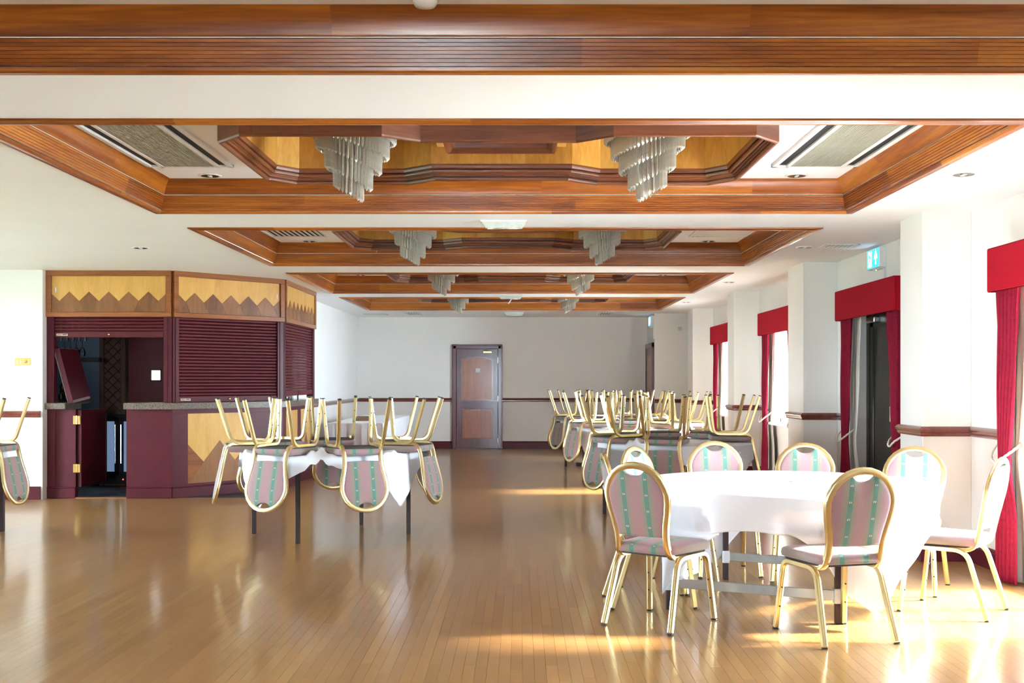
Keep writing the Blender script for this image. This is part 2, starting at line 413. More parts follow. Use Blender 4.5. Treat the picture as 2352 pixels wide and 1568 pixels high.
struct(MB().box(XLN - 0.2, -5.50, YLW, YLW + 0.2, 0, 3.35).build('wall_front_left', M['wall']))
lbays = [(6.9, 8.5), (10.7, 11.9)]
mb = MB(); wall_x(mb, XLN - WT, XLN, YN, YLW, [(a, b, 0.5, 2.3) for a, b in lbays]); struct(mb.build('wall_left_near', M['wall']))
nb = [(-1.6, -0.4)]
mb = MB()
xx = XLN
for a, b in nb:
    mb.box(xx, a, YN - WT, YN, 0, 3.35); mb.box(a, b, YN - WT, YN, 0, 0.15); mb.box(a, b, YN - WT, YN, 2.3, 3.35); xx = b
mb.box(xx, XR, YN - WT, YN, 0, 3.35)
struct(mb.build('wall_near', M['wall']))
struct(MB().box(XLN - 0.4, XR + 0.4, YN - 0.4, YB + 0.4, 3.30, 3.45).build('ceiling_slab', M['ceil']))
struct(MB().box(-9.0, 12.0, -30, 45, -0.5, -0.3).build('ground', M['paving']))
struct(MB().box(-60, -9.0, -40, 60, -0.5, -0.28).build('lawn', M['grass']))

# windows with frames and panes
wn = [0]
def window_x(x, y0, y1, z0, z1, nm=2, transom=True):
    wn[0] += 1
    w = struct(obj('window_%d' % wn[0], None, None, (x, 0, 0)))
    f = MB(); t = 0.055
    f.box(-0.03, 0.03, y0, y1, z0, z0 + t); f.box(-0.03, 0.03, y0, y1, z1 - t, z1)
    f.box(-0.03, 0.03, y0, y0 + t, z0, z1); f.box(-0.03, 0.03, y1 - t, y1, z0, z1)
    for k in range(1, nm):
        yy = y0 + (y1 - y0) * k / nm; f.box(-0.028, 0.028, yy - 0.03, yy + 0.03, z0, z1)
    if transom: zt = z1 - 0.45; f.box(-0.026, 0.026, y0, y1, zt - 0.025, zt + 0.025)
    f.build('window_frame', M['upvc'], w)
    for k in range(nm):
        a = y0 + (y1 - y0) * k / nm + 0.03; b = y0 + (y1 - y0) * (k + 1) / nm - 0.03
        MB().box(-0.004, 0.004, a, b, z0 + 0.03, z1 - 0.03).build('pane', M['glass'], w)
    MB().box(-0.22, -0.01, y0 - 0.02, y1 + 0.02, z0 - 0.03, z0 + 0.005, 0.006).build('window_sill', M['upvc'], w) if z0 > 0.5 and x > 0 else None
    return w
for a, b, s in bays: window_x(XR + 0.12, a, b, s, WIN_HEAD)
for a, b in lbays: window_x(XLN - 0.10, a, b, 0.5, 2.3, 3)
for a, b in nb:
    wn[0] += 1
    w = struct(obj('window_%d' % wn[0], None, None, (0, YN - 0.1, 0)))
    f = MB()
    for (p, q, r, s_) in ((a, b, .15, .21), (a, b, 2.24, 2.3), (a, a + .06, .15, 2.3), (b - .06, b, .15, 2.3), ((a + b) / 2 - .03, (a + b) / 2 + .03, .15, 2.3)):
        f.box(p, q, -0.03, 0.03, r, s_)
    f.build('window_frame', M['upvc'], w); MB().box(a, b, -0.004, 0.004, 0.15, 2.3).build('pane', M['glass'], w)

def portal(loc, rot, sx, sy):
    l = bpy.data.lights.new('daylight_portal', 'AREA'); l.shape = 'RECTANGLE'; l.size = sx; l.size_y = sy; l.cycles.is_portal = True
    o = bpy.data.objects.new('daylight_portal', l); C.objects.link(o); o.location = loc; o.rotation_euler = rot
for a, b, s in bays: portal((XR + WT + 0.03, (a + b) / 2, (s + WIN_HEAD) / 2), (0, PI / 2, 0), WIN_HEAD - s, b - a)
for a, b in lbays: portal((XLN - WT - 0.03, (a + b) / 2, 1.4), (0, -PI / 2, 0), 1.8, b - a)
for a, b in nb: portal(((a + b) / 2, YN - WT - 0.03, 1.22), (-PI / 2 + PI, 0, 0), b - a, 2.15)

# dado rails and skirting
DADO = [(0, 0.945), (0.012, 0.945), (0.020, 0.957), (0.020, 0.972), (0.030, 0.980), (0.034, 0.996), (0.026, 1.008), (0.012, 1.018), (0, 1.020)]
SKIRT = [(0, 0.0), (0.020, 0.0), (0.020, 0.118), (0.013, 0.128), (0.013, 0.140), (0.006, 0.150), (0, 0.150)]
tn = [0]
def trim(pts, prof, mat, base=None):
    tn[0] += 1
    return struct(sweep(pts, prof, mat, base or 'trim_%d' % tn[0]))
D0, D1 = -1.383, -0.368          # back door frame
def right_run(y_far, y_near_bay):     # rail around one pillar between two bays
    return None
runs = []
for a, b in pillars:
    runs.append((a, b))
bay_clear = [(6.0, 7.95), (10.0, 11.72), (13.75, 15.65), (17.7, 19.6)]
edges = [YN] + [v for p in bay_clear for v in p] + [21.9]
for k in range(0, len(edges), 2):
    lo, hi = edges[k], edges[k + 1]
    pts = []
    for a, b in pillars:
        if lo < a and b < hi: pts = [(XR, hi), (XR, b), (PX, b), (PX, a), (XR, a), (XR, lo)]
    if not pts: pts = [(XR, hi), (XR, lo)]
    if hi == 21.9: pts = [(2.54, 21.9)] + pts
    trim(pts, DADO, M['dado']); 
edges2 = [YN, 10.0, 11.72, 21.9]
for lo, hi in ((YN, 10.0), (11.72, 21.9)):
    pts = [(XR, hi)]
    for a, b in sorted(pillars, reverse=True):
        if lo < a and b < hi: pts += [(XR, b), (PX, b), (PX, a), (XR, a)]
    pts.append((XR, lo))
    if hi == 21.9: pts = [(2.54, 21.9)] + pts
    trim(pts, SKIRT, M['maroon'], 'baseboard_right')
for prof, m, nm in ((DADO, M['dado'], None), (SKIRT, M['maroon'], 'baseboard_back')):
    trim([(XL, 16.62), (XL, YB), (D0, YB)], prof, m, nm)
    trim([(D1, YB), (2.54, YB), (2.54, 23.15)], prof, m, nm)
    trim([(XLN, YLW), (-5.52, YLW)], prof, m, nm and 'baseboard_left')

# ------------------------------------------------------------------ ceiling with coffers
mb = MB()
ys = [YN]
for a, b in COF: ys += [a, b]
ys.append(YB + 0.02)
x0, x1 = XLN, XR + 0.02
for k in range(0, len(ys), 2): mb.box(x0, x1, ys[k], ys[k + 1], ZC, ZC + 0.02)
for a, b in COF:
    mb.box(x0, CX - CHW, a, b, ZC, ZC + 0.02); mb.box(CX + CHW, x1, a, b, ZC, ZC + 0.02)
struct(mb.build('ceiling', M['ceil']))

# crown profile: (projection into the opening, height above the flat ceiling)
LIP = [(0.0, 0.0), (0.004, -0.010), (0.016, -0.014), (0.030, -0.012), (0.048, -0.019), (0.064, -0.019), (0.071, -0.010), (0.073, 0.004)]
FL = []
for k in range(7):
    t0 = k / 7; t1 = (k + 0.78) / 7
    p0 = (0.073 + 0.030 * t0, 0.006 + 0.106 * t0); p1 = (0.073 + 0.030 * t1, 0.006 + 0.106 * t1)
    FL += [(p0[0] + 0.0055, p0[1]), (p1[0] + 0.0055, p1[1]), (p1[0] + 0.0005, p1[1] + 0.001), (p1[0] + 0.0005, p1[1] + 0.0026)]
BAND = FL + [(0.107, 0.113)]
COVE = [(0.104, 0.119)]
for k in range(13):
    t = k / 12
    s_ = t * t * (3 - 2 * t)
    COVE.append((0.106 + 0.059 * (0.25 * t + 0.75 * (t ** 2.2)), 0.120 + 0.110 * (0.7 * t + 0.3 * s_)))
GAP = [(0.105, 0.1125), (0.101, 0.1145), (0.101, 0.117), (0.104, 0.1190)]

def side_mesh(prof, L, s0, s1, hl, mat, name, smooth):
    """profile along local X from s0 to s1 (|s| up to half length hl, mitred at true ends); d -> local +Y"""
    mb = MB(); loops = []
    for s, m in ((s0, 1 if s0 <= -hl + 1e-6 else 0), (s1, -1 if s1 >= hl - 1e-6 else 0)):
        loops.append([(s + m * d, d, z) for d, z in prof])
    mb.loft(loops, cap=False, closed=False)
    return mb.mesh(name, mat, smooth)
def dome_outline(y0, y1):
    yc = (y0 + y1) / 2; hw = 1.60; hb = 0.81; hn = 0.64; ch = 0.17; chy = 0.20
    q = [(hw, hb - chy), (hw - ch, hb), (0.64, hb), (0.44, hn)]
    pts = [(CX + px, yc + py) for px, py in q]
    pts += [(CX - px, yc + py) for px, py in reversed(q)]
    pts += [(CX - px, yc - py) for px, py in q]
    pts += [(CX + px, yc - py) for px, py in reversed(q)]
    return pts           # counter-clockwise seen from above (right, far, left, near)
DOMEP = [(0.0, RISE), (0.0, 0.092)] + [(0.015 - 0.015 * math.cos(a_), 0.089 - 0.015 * math.sin(a_)) for a_ in (0.0, .4, .8, 1.2, 1.6, 2.0, 2.4, 2.8, 3.1)] + \
        [(0.030, 0.096), (0.018, 0.097), (0.018, 0.101), (0.040, 0.102), (0.040, 0.116), (0.052, 0.117), (0.052, 0.121)] + \
        [(0.064 - 0.012 * math.cos(a_), 0.132 - 0.011 * math.sin(a_)) for a_ in (0.0, .5, 1.0, 1.5, 2.0, 2.5, 3.0)] + [(0.076, 0.140), (0.060, 0.142), (0.060, 0.148), (0.082, 0.150), (0.088, 0.165), (0.088, 0.168), (0.0895, 0.169), (0.090, 0.182)]
def seg_objs(poly, prof, mat, name, parent, smooth=False):
    """one mitred piece per polygon edge; local X runs along the edge"""
    n = len(poly)
    lines = [offset_line(poly, -d, True) for d, z in prof]     # inward of a ccw polygon is to the left
    for i in range(n):
        j = (i + 1) % n
        a = Vector(poly[i]); b = Vector(poly[j]); t = (b - a).normalized(); ang = math.atan2(t.y, t.x)
        mid = (a + b) / 2; nn = Vector((-t.y, t.x)); mb = MB(); loops = []
        for e in (i, j):
            lp = []
            for k, (d, z) in enumerate(prof):
                p = Vector(lines[k][e]) - mid; lp.append((p.dot(t), p.dot(nn), z))
            loops.append(lp)
        mb.loft(loops, cap=False, closed=False)
        o = mb.build(name, mat, parent, smooth); o.location = (mid.x, mid.y, 0); o.rotation_euler = (0, 0, ang)

for ci, (ya, yb) in enumerate(COF):
    tr = struct(obj('trim_coffer_%d' % (ci + 1), None, None, (0, 0, ZC)))
    yc = (ya + yb) / 2; hl = (yb - ya) / 2
    # four sides: near, far, left, right.  local +Y of each side points into the opening
    sides = [((CX, ya, 0), 0.0, CHW), ((CX, yb, 0), PI, CHW), ((CX - CHW, yc, 0), -PI / 2, hl), ((CX + CHW, yc, 0), PI / 2, hl)]
    for (loc, rz, h) in sides:
        for prof, nm, sm in ((LIP, 'lip_moulding', False), (BAND, 'fluted_band', False), (COVE, 'cove', True)):
            cuts = [-h] + sorted(random.uniform(-h * 0.8, h * 0.8) for _ in range(1 if h < 2 else 2)) + [h]
            for a, b in zip(cuts[:-1], cuts[1:]):
                o = obj(nm, side_mesh(prof, 0, a, b, h, M['cornice'], nm, sm), tr, loc, (0, 0, rz))
        o = obj('white_bead', side_mesh(GAP, 0, -h, h, h, M['white'], 'white_bead', False), tr, loc, (0, 0, rz))
    # inner white ceiling
    a = CDEEP; rect = [(CX - CHW + a, ya + a), (CX + CHW - a, ya + a), (CX + CHW - a, yb - a), (CX - CHW + a, yb - a)]
    if ci == 0:
        MB().add([(p[0], p[1], RISE) for p in rect], [(3, 2, 1, 0)]).build('inner_ceiling', M['ceil'], tr)
        continue
    poly = dome_outline(ya, yb)
    loops = [[Vector((p[0], p[1], 0)) for p in rect], [Vector((p[0], p[1], 0)) for p in poly]]
    flat = rect + poly
    tri = tessellate_polygon(loops)
    MB().add([(p[0], p[1], RISE) for p in flat], [tuple(t) for t in tri]).build('inner_ceiling', M['ceil'], tr)
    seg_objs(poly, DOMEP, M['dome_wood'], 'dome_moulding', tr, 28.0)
    inner = offset_line(poly, -0.09, True)
    ZB, ZN = 0.48, 0.29            # bay ceiling, neck ceiling
    n = len(inner)
    for i in range(n):
        p, q = inner[i], inner[(i + 1) % n]
        a_, b_ = Vector(p), Vector(q); t = b_ - a_; L = t.length; t.normalize()
        k = max(1, round(L / 0.34))
        for m in range(k):
            o = MB().add([(0, 0, 0.178), (L / k, 0, 0.178), (L / k, 0, ZB), (0, 0, ZB)], [(0, 1, 2, 3)]).build('veneer_panel', M['veneer'], tr)
            o.location = (p[0] + t.x * L * m / k, p[1] + t.y * L * m / k, 0); o.rotation_euler = (0, 0, math.atan2(t.y, t.x))
    tri = tessellate_polygon([[Vector((p[0], p[1], 0)) for p in inner]])
    MB().add([(p[0], p[1], ZB) for p in inner], [tuple(t) for t in tri]).build('dome_ceiling', M['veneer'], tr)
    # dropped panel with a moulded picture frame between the two lamps
    nx, ny = 0.43, 0.545
    MB().box(CX - nx, CX + nx, yc - ny, yc + ny, ZN, ZB - 0.002).build('neck_panel', M['veneer'], tr)
    MB().box(CX - 0.30, CX + 0.30, yc - 0.30, yc + 0.30, ZN - 0.02, ZN).build('centre_panel', M['cornice'], tr)
    fr = [(CX - 0.36, yc - 0.36), (CX + 0.36, yc - 0.36), (CX + 0.36, yc + 0.36), (CX - 0.36, yc + 0.36)]
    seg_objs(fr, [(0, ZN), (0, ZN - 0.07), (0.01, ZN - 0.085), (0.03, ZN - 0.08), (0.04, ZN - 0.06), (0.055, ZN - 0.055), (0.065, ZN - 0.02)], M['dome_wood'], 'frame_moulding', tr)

# chandeliers: slanting rings of hanging prisms
def prism_geo(L, w=0.0125):
    vs = []
    for z, k in ((L, 1.0), (0.016, 1.0)):
        for q in range(3): vs.append((k * w * math.cos(2 * PI * q / 3 + PI / 2), k * w * math.sin(2 * PI * q / 3 + PI / 2), z))
    vs.append((0, -0.004, 0.0))
    return vs, [(0, 1, 4, 3), (1, 2, 5, 4), (2, 0, 3, 5), (3, 4, 6), (4, 5, 6), (5, 3, 6), (2, 1, 0)]
RINGS = [(0.085, -0.122, 0.045), (0.138, -0.031, 0.068), (0.195, 0.080, 0.078), (0.243, 0.169, 0.076), (0.285, 0.262, 0.075)]
PL = 0.185
prism_me = MB().add(*prism_geo(PL)).mesh('prism', M['prism'])
names = ['nearest', 'second nearest', 'third', 'farthest']
for ci in range(1, 5):
    ya, yb = COF[ci]; yc = (ya + yb) / 2
    for sgn, sd in ((-1, 'left'), (1, 'right')):
        cx = CX + sgn * 0.943
        t = thing('chandelier', '%s cascading crystal prism chandelier in the %s wooden ceiling coffer' % (sd, names[ci - 1]), 'chandelier', (cx, yc, ZC), group='prism chandeliers')
        MB().lathe([(0.0, 0.48), (0.075, 0.48), (0.07, 0.455), (0.02, 0.44), (0.012, 0.43), (0.012, -0.02), (0.0, -0.03)], 16, cap=False).build('stem', M['brass'], t, True)
        fm = MB()
        for (r, zc, tl) in RINGS:
            pth = []
            for k in range(28):
                th = 2 * PI * k / 28
                pth.append((r * math.cos(th), r * math.sin(th), zc - tl * math.cos(th) * (-sgn) + PL - 0.012))
            fm.tube(pth, circ(0.004, 6), (0, 0, 1), closed=True)
        for k in range(4):
            th = PI / 4 + PI / 2 * k
            fm.rod((0.28 * math.cos(th), 0.28 * math.sin(th), 0.44), (0.0, 0.0, 0.452), 0.004, 5)
        fm.build('ring_frame', M['brass'], t, True)
        for (r, zc, tl) in RINGS:
            n = int(2 * PI * r / 0.0255)
            mbr = MB()
            for k in range(n):
                th = 2 * PI * k / n
                z = zc + tl * math.cos(th) * sgn + random.uniform(-0.003, 0.003)
                loc = Vector((r * math.cos(th), r * math.sin(th), z)); rz = th - PI / 2
                if ci <= 2: obj('prism', prism_me, t, loc, (random.uniform(-.02, .02), random.uniform(-.02, .02), rz))
                else:
                    vs, fs = prism_geo(PL); R = Matrix.Rotation(rz, 3, 'Z'); mbr.add([tuple(R @ Vector(v) + loc) for v in vs], fs)
            if ci > 2: o = mbr.build('prism_tier', M['prism'], t)

# ------------------------------------------------------------------ ceiling fittings
def downlight(x, y, z, label):
    t = thing('downlight', label, 'downlight', (x, y, z), group='recessed ceiling downlights')
    MB().lathe([(0.062, 0.0), (0.066, -0.006), (0.080, -0.008), (0.085, -0.002), (0.085, 0.0)], 28, cap=False).build('trim_ring', M['white'], t, True)
    MB().lathe([(0.064, -0.007), (0.052, -0.003), (0.030, -0.0015), (0.0, -0.001)], 28, cap=False).build('reflector', M['dark_chrome'], t, True)
    MB().box(-0.012, 0.012, -0.030, 0.030, -0.010, -0.002, 0.002).build('lamp_holder', M['white'], t)
for k, (x, y, lb) in enumerate([(2.73, 7.11, 'chrome downlight in white ceiling above the right-hand windows, nearest one'),
        (2.71, 11.0, 'chrome downlight in white ceiling beside the ceiling grille near the exit sign'),
        (2.69, 14.9, 'chrome downlight in white ceiling right of the third wooden coffer'),
        (2.68, 18.7, 'chrome downlight in white ceiling right of the farthest wooden coffer'),
        (-3.64, 11.05, 'lone chrome downlight in white ceiling in front of the bar')]):
    downlight(x, y, ZC - 0.001, lb)
for ci in range(1, 5):
    yb = COF[ci][1]
    for sgn, sd in ((-1, 'left'), (1, 'right')):
        downlight(CX + sgn * 2.15, yb - 0.295, ZC + RISE - 0.001, 'chrome downlight on the white %s-hand recess of the %s ceiling coffer' % (sd, names[ci - 1]))

def cassette(cx, cy, lx, ly, label):
    t = thing('air_conditioner', label, 'air conditioner', (cx, cy, ZC + RISE), group='ceiling air conditioners in the nearest coffer')
    hx, hy = lx / 2, ly / 2
    f = MB()
    for (a, b, c, d) in ((-hx, hx, -hy, -hy + .035), (-hx, hx, hy - .035, hy), (-hx, -hx + .035, -hy, hy), (hx - .035, hx, -hy, hy), (-hx + .095, -hx + .125, -hy, hy), (hx - .125, hx - .095, -hy, hy)):
        f.box(a, b, c, d, -0.022, 0, 0.003)
    f.build('frame', M['white'], t)
    for sx in (-1, 1): MB().box(sx * (hx - .035), sx * (hx - .095), -hy + .035, hy - .035, -0.008, -0.002).build('air_slot', M['slot'], t)
    MB().box(-hx + .125, hx - .125, -hy + .035, hy - .035, -0.008, -0.002).build('grille_back', M['slot'], t)
    n = 26; w = (lx - .25) / n
    sm = MB().box(-w * 0.32, w * 0.32, -hy + .03, hy - .03, -0.020, -0.008).mesh('slat', M['grille'])
    for k in range(n): obj('slat', sm, t, (-hx + .125 + w * (k + .5), 0, 0))
cassette(-2.30, 7.32, 0.60, 1.45, 'grey slatted ceiling air conditioner on left side of the nearest coffer')
cassette(2.045, 7.32, 0.60, 1.45, 'grey slatted ceiling air conditioner on right side of the nearest coffer')
def diffuser(cx, cy, z, label, s=0.30, n=10):
    t = thing('air_diffuser', label, 'air vent', (cx, cy, z), group='white square air diffusers')
    f = MB()
    for (a, b, c, d) in ((-s, s, -s, -s + .03), (-s, s, s - .03, s), (-s, -s + .03, -s, s), (s - .03, s, -s, s)): f.box(a, b, c, d, -0.012, 0, 0.003)
    f.build('frame', M['white'], t)
    MB().box(-s + .03, s - .03, -s + .03, s - .03, -0.004, -0.001).build('duct_opening', M['slot'], t)
    w = (2 * s - .06) / n
    bl = MB().add([(-w * .5, -s + .03, -.004), (w * .30, -s + .03, -.016), (w * .30, s - .03, -.016), (-w * .5, s - .03, -.004), (w * .36, -s + .03, -.014), (w * .36, s - .03, -.014)],
                  [(0, 1, 2, 3), (1, 4, 5, 2)]).mesh('blade', M['white'])
    for k in range(n): obj('blade', bl, t, (-s + .03 + w * (k + .5), 0, 0))
diffuser(-2.30, 11.71, ZC + RISE, 'white square air diffuser on left side of the second coffer')
diffuser(2.045, 11.71, ZC + RISE, 'white square air diffuser on right side of the second coffer')
def vent(cx, cy, sx, sy, n, label, slant=0.0, along='Y'):
    t = thing('ceiling_vent', label, 'air vent', (cx, cy, ZC))
    f = MB()
    for (a, b, c, d) in ((-sx, sx, -sy, -sy + .02), (-sx, sx, sy - .02, sy), (-sx, -sx + .02, -sy, sy), (sx - .02, sx, -sy, sy)): f.box(a, b, c, d, -0.010, 0, 0.002)
    f.build('frame', M['white'], t); MB().box(-sx + .02, sx - .02, -sy + .02, sy - .02, -0.004, -0.001).build('duct_opening', M['slot'], t)
    w = (2 * sx - .04) / n
    me = MB().box(-w * .28, w * .28, -sy + .02, sy - .02, -0.009, -0.003).mesh('slat', M['white'])
    for k in range(n): obj('slat', me, t, (-sx + .02 + w * (k + .5), 0, 0))
vent(3.0, 10.88, 0.165, 0.13, 7, 'small white ceiling vent with dark slots beside the exit sign')
vent(-2.03, 21.85, 0.14, 0.42, 5, 'black striped linear vent in ceiling near back wall, left of the door')
vent(1.60, 21.85, 0.14, 0.42, 5, 'black striped linear vent in ceiling near back wall, right of the door')
t = thing('access_hatch', 'thin pale flat hatch on ceiling at the far left corner', 'hatch', (-2.78, 22.2, ZC)); MB().box(-.2, .2, -.2, .2, -.012, 0, .003).build('hatch_cover', M['white'], t); MB().box(-.215, .215, -.215, .215, -.006, 0).build('frame', M['grille'], t)
def batten(cx, cy, label, cord=False):
    t = thing('emergency_light', label, 'light fitting', (cx, cy, ZC), group='white emergency light fittings')
    f = MB(); f.loft([[(-.185, -.065, 0), (.185, -.065, 0), (.185, .065, 0), (-.185, .065, 0)], [(-.185, -.065, -.012), (.185, -.065, -.012), (.185, .065, -.012), (-.185, .065, -.012)]]); f.build('base', M['white'], t)
    f = MB(); f.loft([[(-.175, -.055, -.012), (.175, -.055, -.012), (.175, .055, -.012), (-.175, .055, -.012)], [(-.145, -.035, -.058), (.145, -.035, -.058), (.145, .035, -.058), (-.145, .035, -.058)]]); f.build('diffuser', M['diffuser'], t)
    MB().tube([(-.13, 0, -.06), (.13, 0, -.06)], circ(.006, 8), (0, 0, 1)).build('tube_ridge', M['chrome'], t, True)
    if cord: MB().tube([(0.02, -.03, -.05), (.0, -.035, -.09), (-.03, -.04, -.13)], circ(.008, 6), (1, 0, 0)).build('pull_cord', M['white'], t, True)
batten(-0.135, 9.22, 'white emergency light fitting on ceiling strip behind the nearest coffer')
batten(-0.155, 17.2, 'white emergency light with dangling cord between the last two coffers', True)
batten(-0.12, 21.6, 'white emergency light on ceiling above the far door')
t = thing('smoke_detector', 'white round smoke detector on ceiling at top edge of photo', 'detector', (-.377, 4.55, ZC + RISE)); MB().lathe([(.05, 0), (.05, -.015), (.04, -.03), (.0, -.035)], 20).build('cover', M['white'], t, True); MB().lathe([(.056, 0), (.056, -.008), (.05, -.009)], 20).build('base', M['lining'], t, True)

# ------------------------------------------------------------------ exit signs
def exit_sign(x, y0, y1, z0, z1, depth, label, full=True):
    t = thing('exit_sign', label, 'exit sign', (x, (y0 + y1) / 2, (z0 + z1) / 2))
    hy, hz = (y1 - y0) / 2, (z1 - z0) / 2
    MB().box(-depth, 0, -hy, hy, -hz, hz, 0.004).build('housing', M['white'], t)
    MB().box(-depth - .003, -depth + .001, -hy + .008, hy - .008, -hz + .008, hz - .008).build('sign_face', M['sign_blue'], t)
    xf = -depth - .0045
    # as read from the room: u runs from the far end (left) to the near end (right)
    def plate(poly, nm, mat, lift=0):
        MB().prism([(-u, v) for u, v in poly], 'x', xf - lift, xf + .002).build(nm, mat, t)
    k = hy / .19
    plate([(-.145 * k, -.075), (-.035 * k, -.075), (-.035 * k, .075), (-.145 * k, .075)], 'doorway_symbol', M['sign_white'])
    plate([(.075 * k, -.06), (.105 * k, -.06), (.105 * k, .01), (.14 * k, -.01), (.125 * k, .035), (.09 * k, .08), (.055 * k, .035), (.04 * k, -.01), (.075 * k, .01)], 'arrow_symbol', M['sign_white'])
    if full:
        plate([(-.115 * k, .04), (-.095 * k, .05), (-.082 * k, .04), (-.07 * k, .02), (-.045 * k, .022), (-.045 * k, .012), (-.075 * k, .006), (-.08 * k, -.02), (-.062 * k, -.045), (-.06 * k, -.072),
               (-.072 * k, -.072), (-.078 * k, -.045), (-.095 * k, -.025), (-.105 * k, -.05), (-.14 * k, -.052), (-.14 * k, -.042), (-.115 * k, -.04), (-.1 * k, .01), (-.112 * k, .025), (-.122 * k, .01), (-.128 * k, .015)], 'running_figure', M['sign_blue'], .001)
    MB().box(-.05, 0, -hy * .95, hy * .4, -hz - .012, -hz, .003).build('lamp_tray', M['white'], t)
    MB().box(-.045, -.035, -.01, .0, -hz - .016, -hz - .011).build('indicator', M['led'], t)
    MB().box(-.02, 0, -hy, -hy + .05, -hz - .25, -hz - .012).build('cable_conduit', M['white'], t)
exit_sign(XR, 10.76, 11.14, CAMZ + 1.062, CAMZ + 1.250, 0.066, 'blue running man exit sign with up arrow above red door pelmet')
exit_sign(2.54, 21.95, 22.33, CAMZ + 1.04, CAMZ + 1.235, 0.066, 'small blue exit sign above the dark side door in far right corner')
t = thing('wall_sensor', 'tiny white square sensor on wall beside the far pillar', 'sensor', (3.02, 21.9, CAMZ + .985)); MB().box(-.035, .035, -.03, 0, -.04, .04, .008).build('body', M['white'], t); MB().box(-.02, .02, -.033, -.03, -.02, .02).build('lens', M['lining'], t)
# ------------------------------------------------------------------ doors
dr = struct(obj('door_1', None, None, ((D0 + D1) / 2, YB, 0)))
HW = (D1 - D0) / 2; FH = 2.093; fw = 0.088
f = MB()
for s in (-1, 1): f.box(s * HW, s * (HW - fw), -.045, 0, 0, FH, .006); f.box(s * (HW - .012), s * (HW - .03), -.055, -.04, 0, FH - .012, .004)
f.box(-HW, HW, -.045, 0, FH - fw, FH, .006); f.box(-HW + .012, HW - .012, -.055, -.04, FH - .03, FH - .012, .004)
f.build('door_frame', M['maroon_door'], dr)
DW = HW - fw - .004
MB().box(-DW, DW, -.02, -.002, .008, FH - fw - .004, .003).build('door_leaf', M['maroon_door'], dr)
def arch(hw, z0, z1, rise, n=14):
    p = [(-hw, z0), (hw, z0)]
    for k in range(n + 1):
        u = hw - 2 * hw * k / n; p.append((u, z1 + rise * (1 - (u / hw) ** 2)))
    return p
pw = DW - .118
MB().prism(arch(pw + .022, .965, 1.795, .05), 'y', -.030, -.019).build('panel_moulding', M['dado'], dr)
MB().prism(arch(pw, .985, 1.775, .05), 'y', -.034, -.0295).build('upper_panel', M['door_panel'], dr)
MB().box(-pw - .016, pw + .016, -.029, -.019, .205, .80, .003).build('panel_moulding', M['dado'], dr)
MB().box(-pw, pw, -.034, -.0285, .215, .775, .002).build('lower_panel', M['door_panel'], dr)
MB().box(-.03, .06, -.037, -.0335, 1.53, 1.615).build('door_notice', M['white'], dr)
c = MB(); c.box(.12, .30, -.075, -.02, FH - fw - .09, FH - fw - .045, .008); c.build('door_closer', M['brass'], dr)
MB().rod((.22, -.06, FH - fw - .04), (.10, -.05, FH - fw + .01), .008).build('closer_arm', M['brass'], dr)
for z in (.12, .95, 1.72): MB().box(DW - .004, DW + .012, -.032, -.018, z, z + .11, .002).build('hinge', M['chrome'], dr)

d2 = struct(obj('door_2', None, None, (2.54, 0, 0)))
f = MB(); f.box(-.045, 0, 21.95, 22.04, 0, FH, .005); f.box(-.045, 0, 23.03, 23.12, 0, FH, .005); f.box(-.045, 0, 21.95, 23.12, FH - .09, FH, .005)
f.build('door_frame', M['maroon_door'], d2); MB().box(-.022, -.001, 22.04, 23.03, 0.006, FH - .09).build('door_leaf', M['maroon_door'], d2)
MB().box(-.034, -.021, 22.18, 22.89, 1.0, 1.85, .003).build('upper_panel', M['door_panel'], d2); MB().box(-.034, -.021, 22.18, 22.89, .22, .80, .003).build('lower_panel', M['door_panel'], d2)

# the bronze exit door in its shallow recess
XD = XR + 0.15
d3 = struct(obj('door_3', None, None, (XD, 0, 0)))
y0, y1 = DOOR2
f = MB()
for a, b in ((y1 - .09, y1), (y0, y0 + .09)): f.box(-.05, .05, a, b, 0, 2.12, .004)
f.box(-.05, .05, y0, y1, 2.03, 2.12, .004); f.build('door_frame', M['bronze'], d3)
ym = (y0 + y1) / 2
for a, b in ((y0 + .095, ym - .004), (ym + .004, y1 - .095)):
    lf = MB().box(-.028, .028, a, b, .01, 2.025, .004).build('door_leaf', M['bronze'], d3)
    f = MB(); f.box(-.04, -.026, a, a + .10, .01, 2.025, .004); f.box(-.04, -.026, b - .10, b, .01, 2.025, .004); f.box(-.04, -.026, a, b, 1.90, 2.025, .004); f.box(-.04, -.026, a, b, .01, .22, .004)
    f.build('stile_frame', M['bronze'], lf)
    MB().box(-.10, -.04, b - .32, b - .06, 1.94, 1.995, .006).build('door_closer', M['chrome'], lf)
    MB().rod((-.09, b - .14, 2.0), (-.06, b - .30, 2.03), .010).build('closer_arm', M['chrome'], lf)
    MB().rod((-.06, a + .05, .98), (-.06, a + .05, 1.12), .010, 10).build('pull_handle', M['chrome'], lf)
struct(MB().box(XR + .2, XR + .45, y0 - .1, y1 + .1, 0, 2.4).build('wall_right_recess', M['wall']))

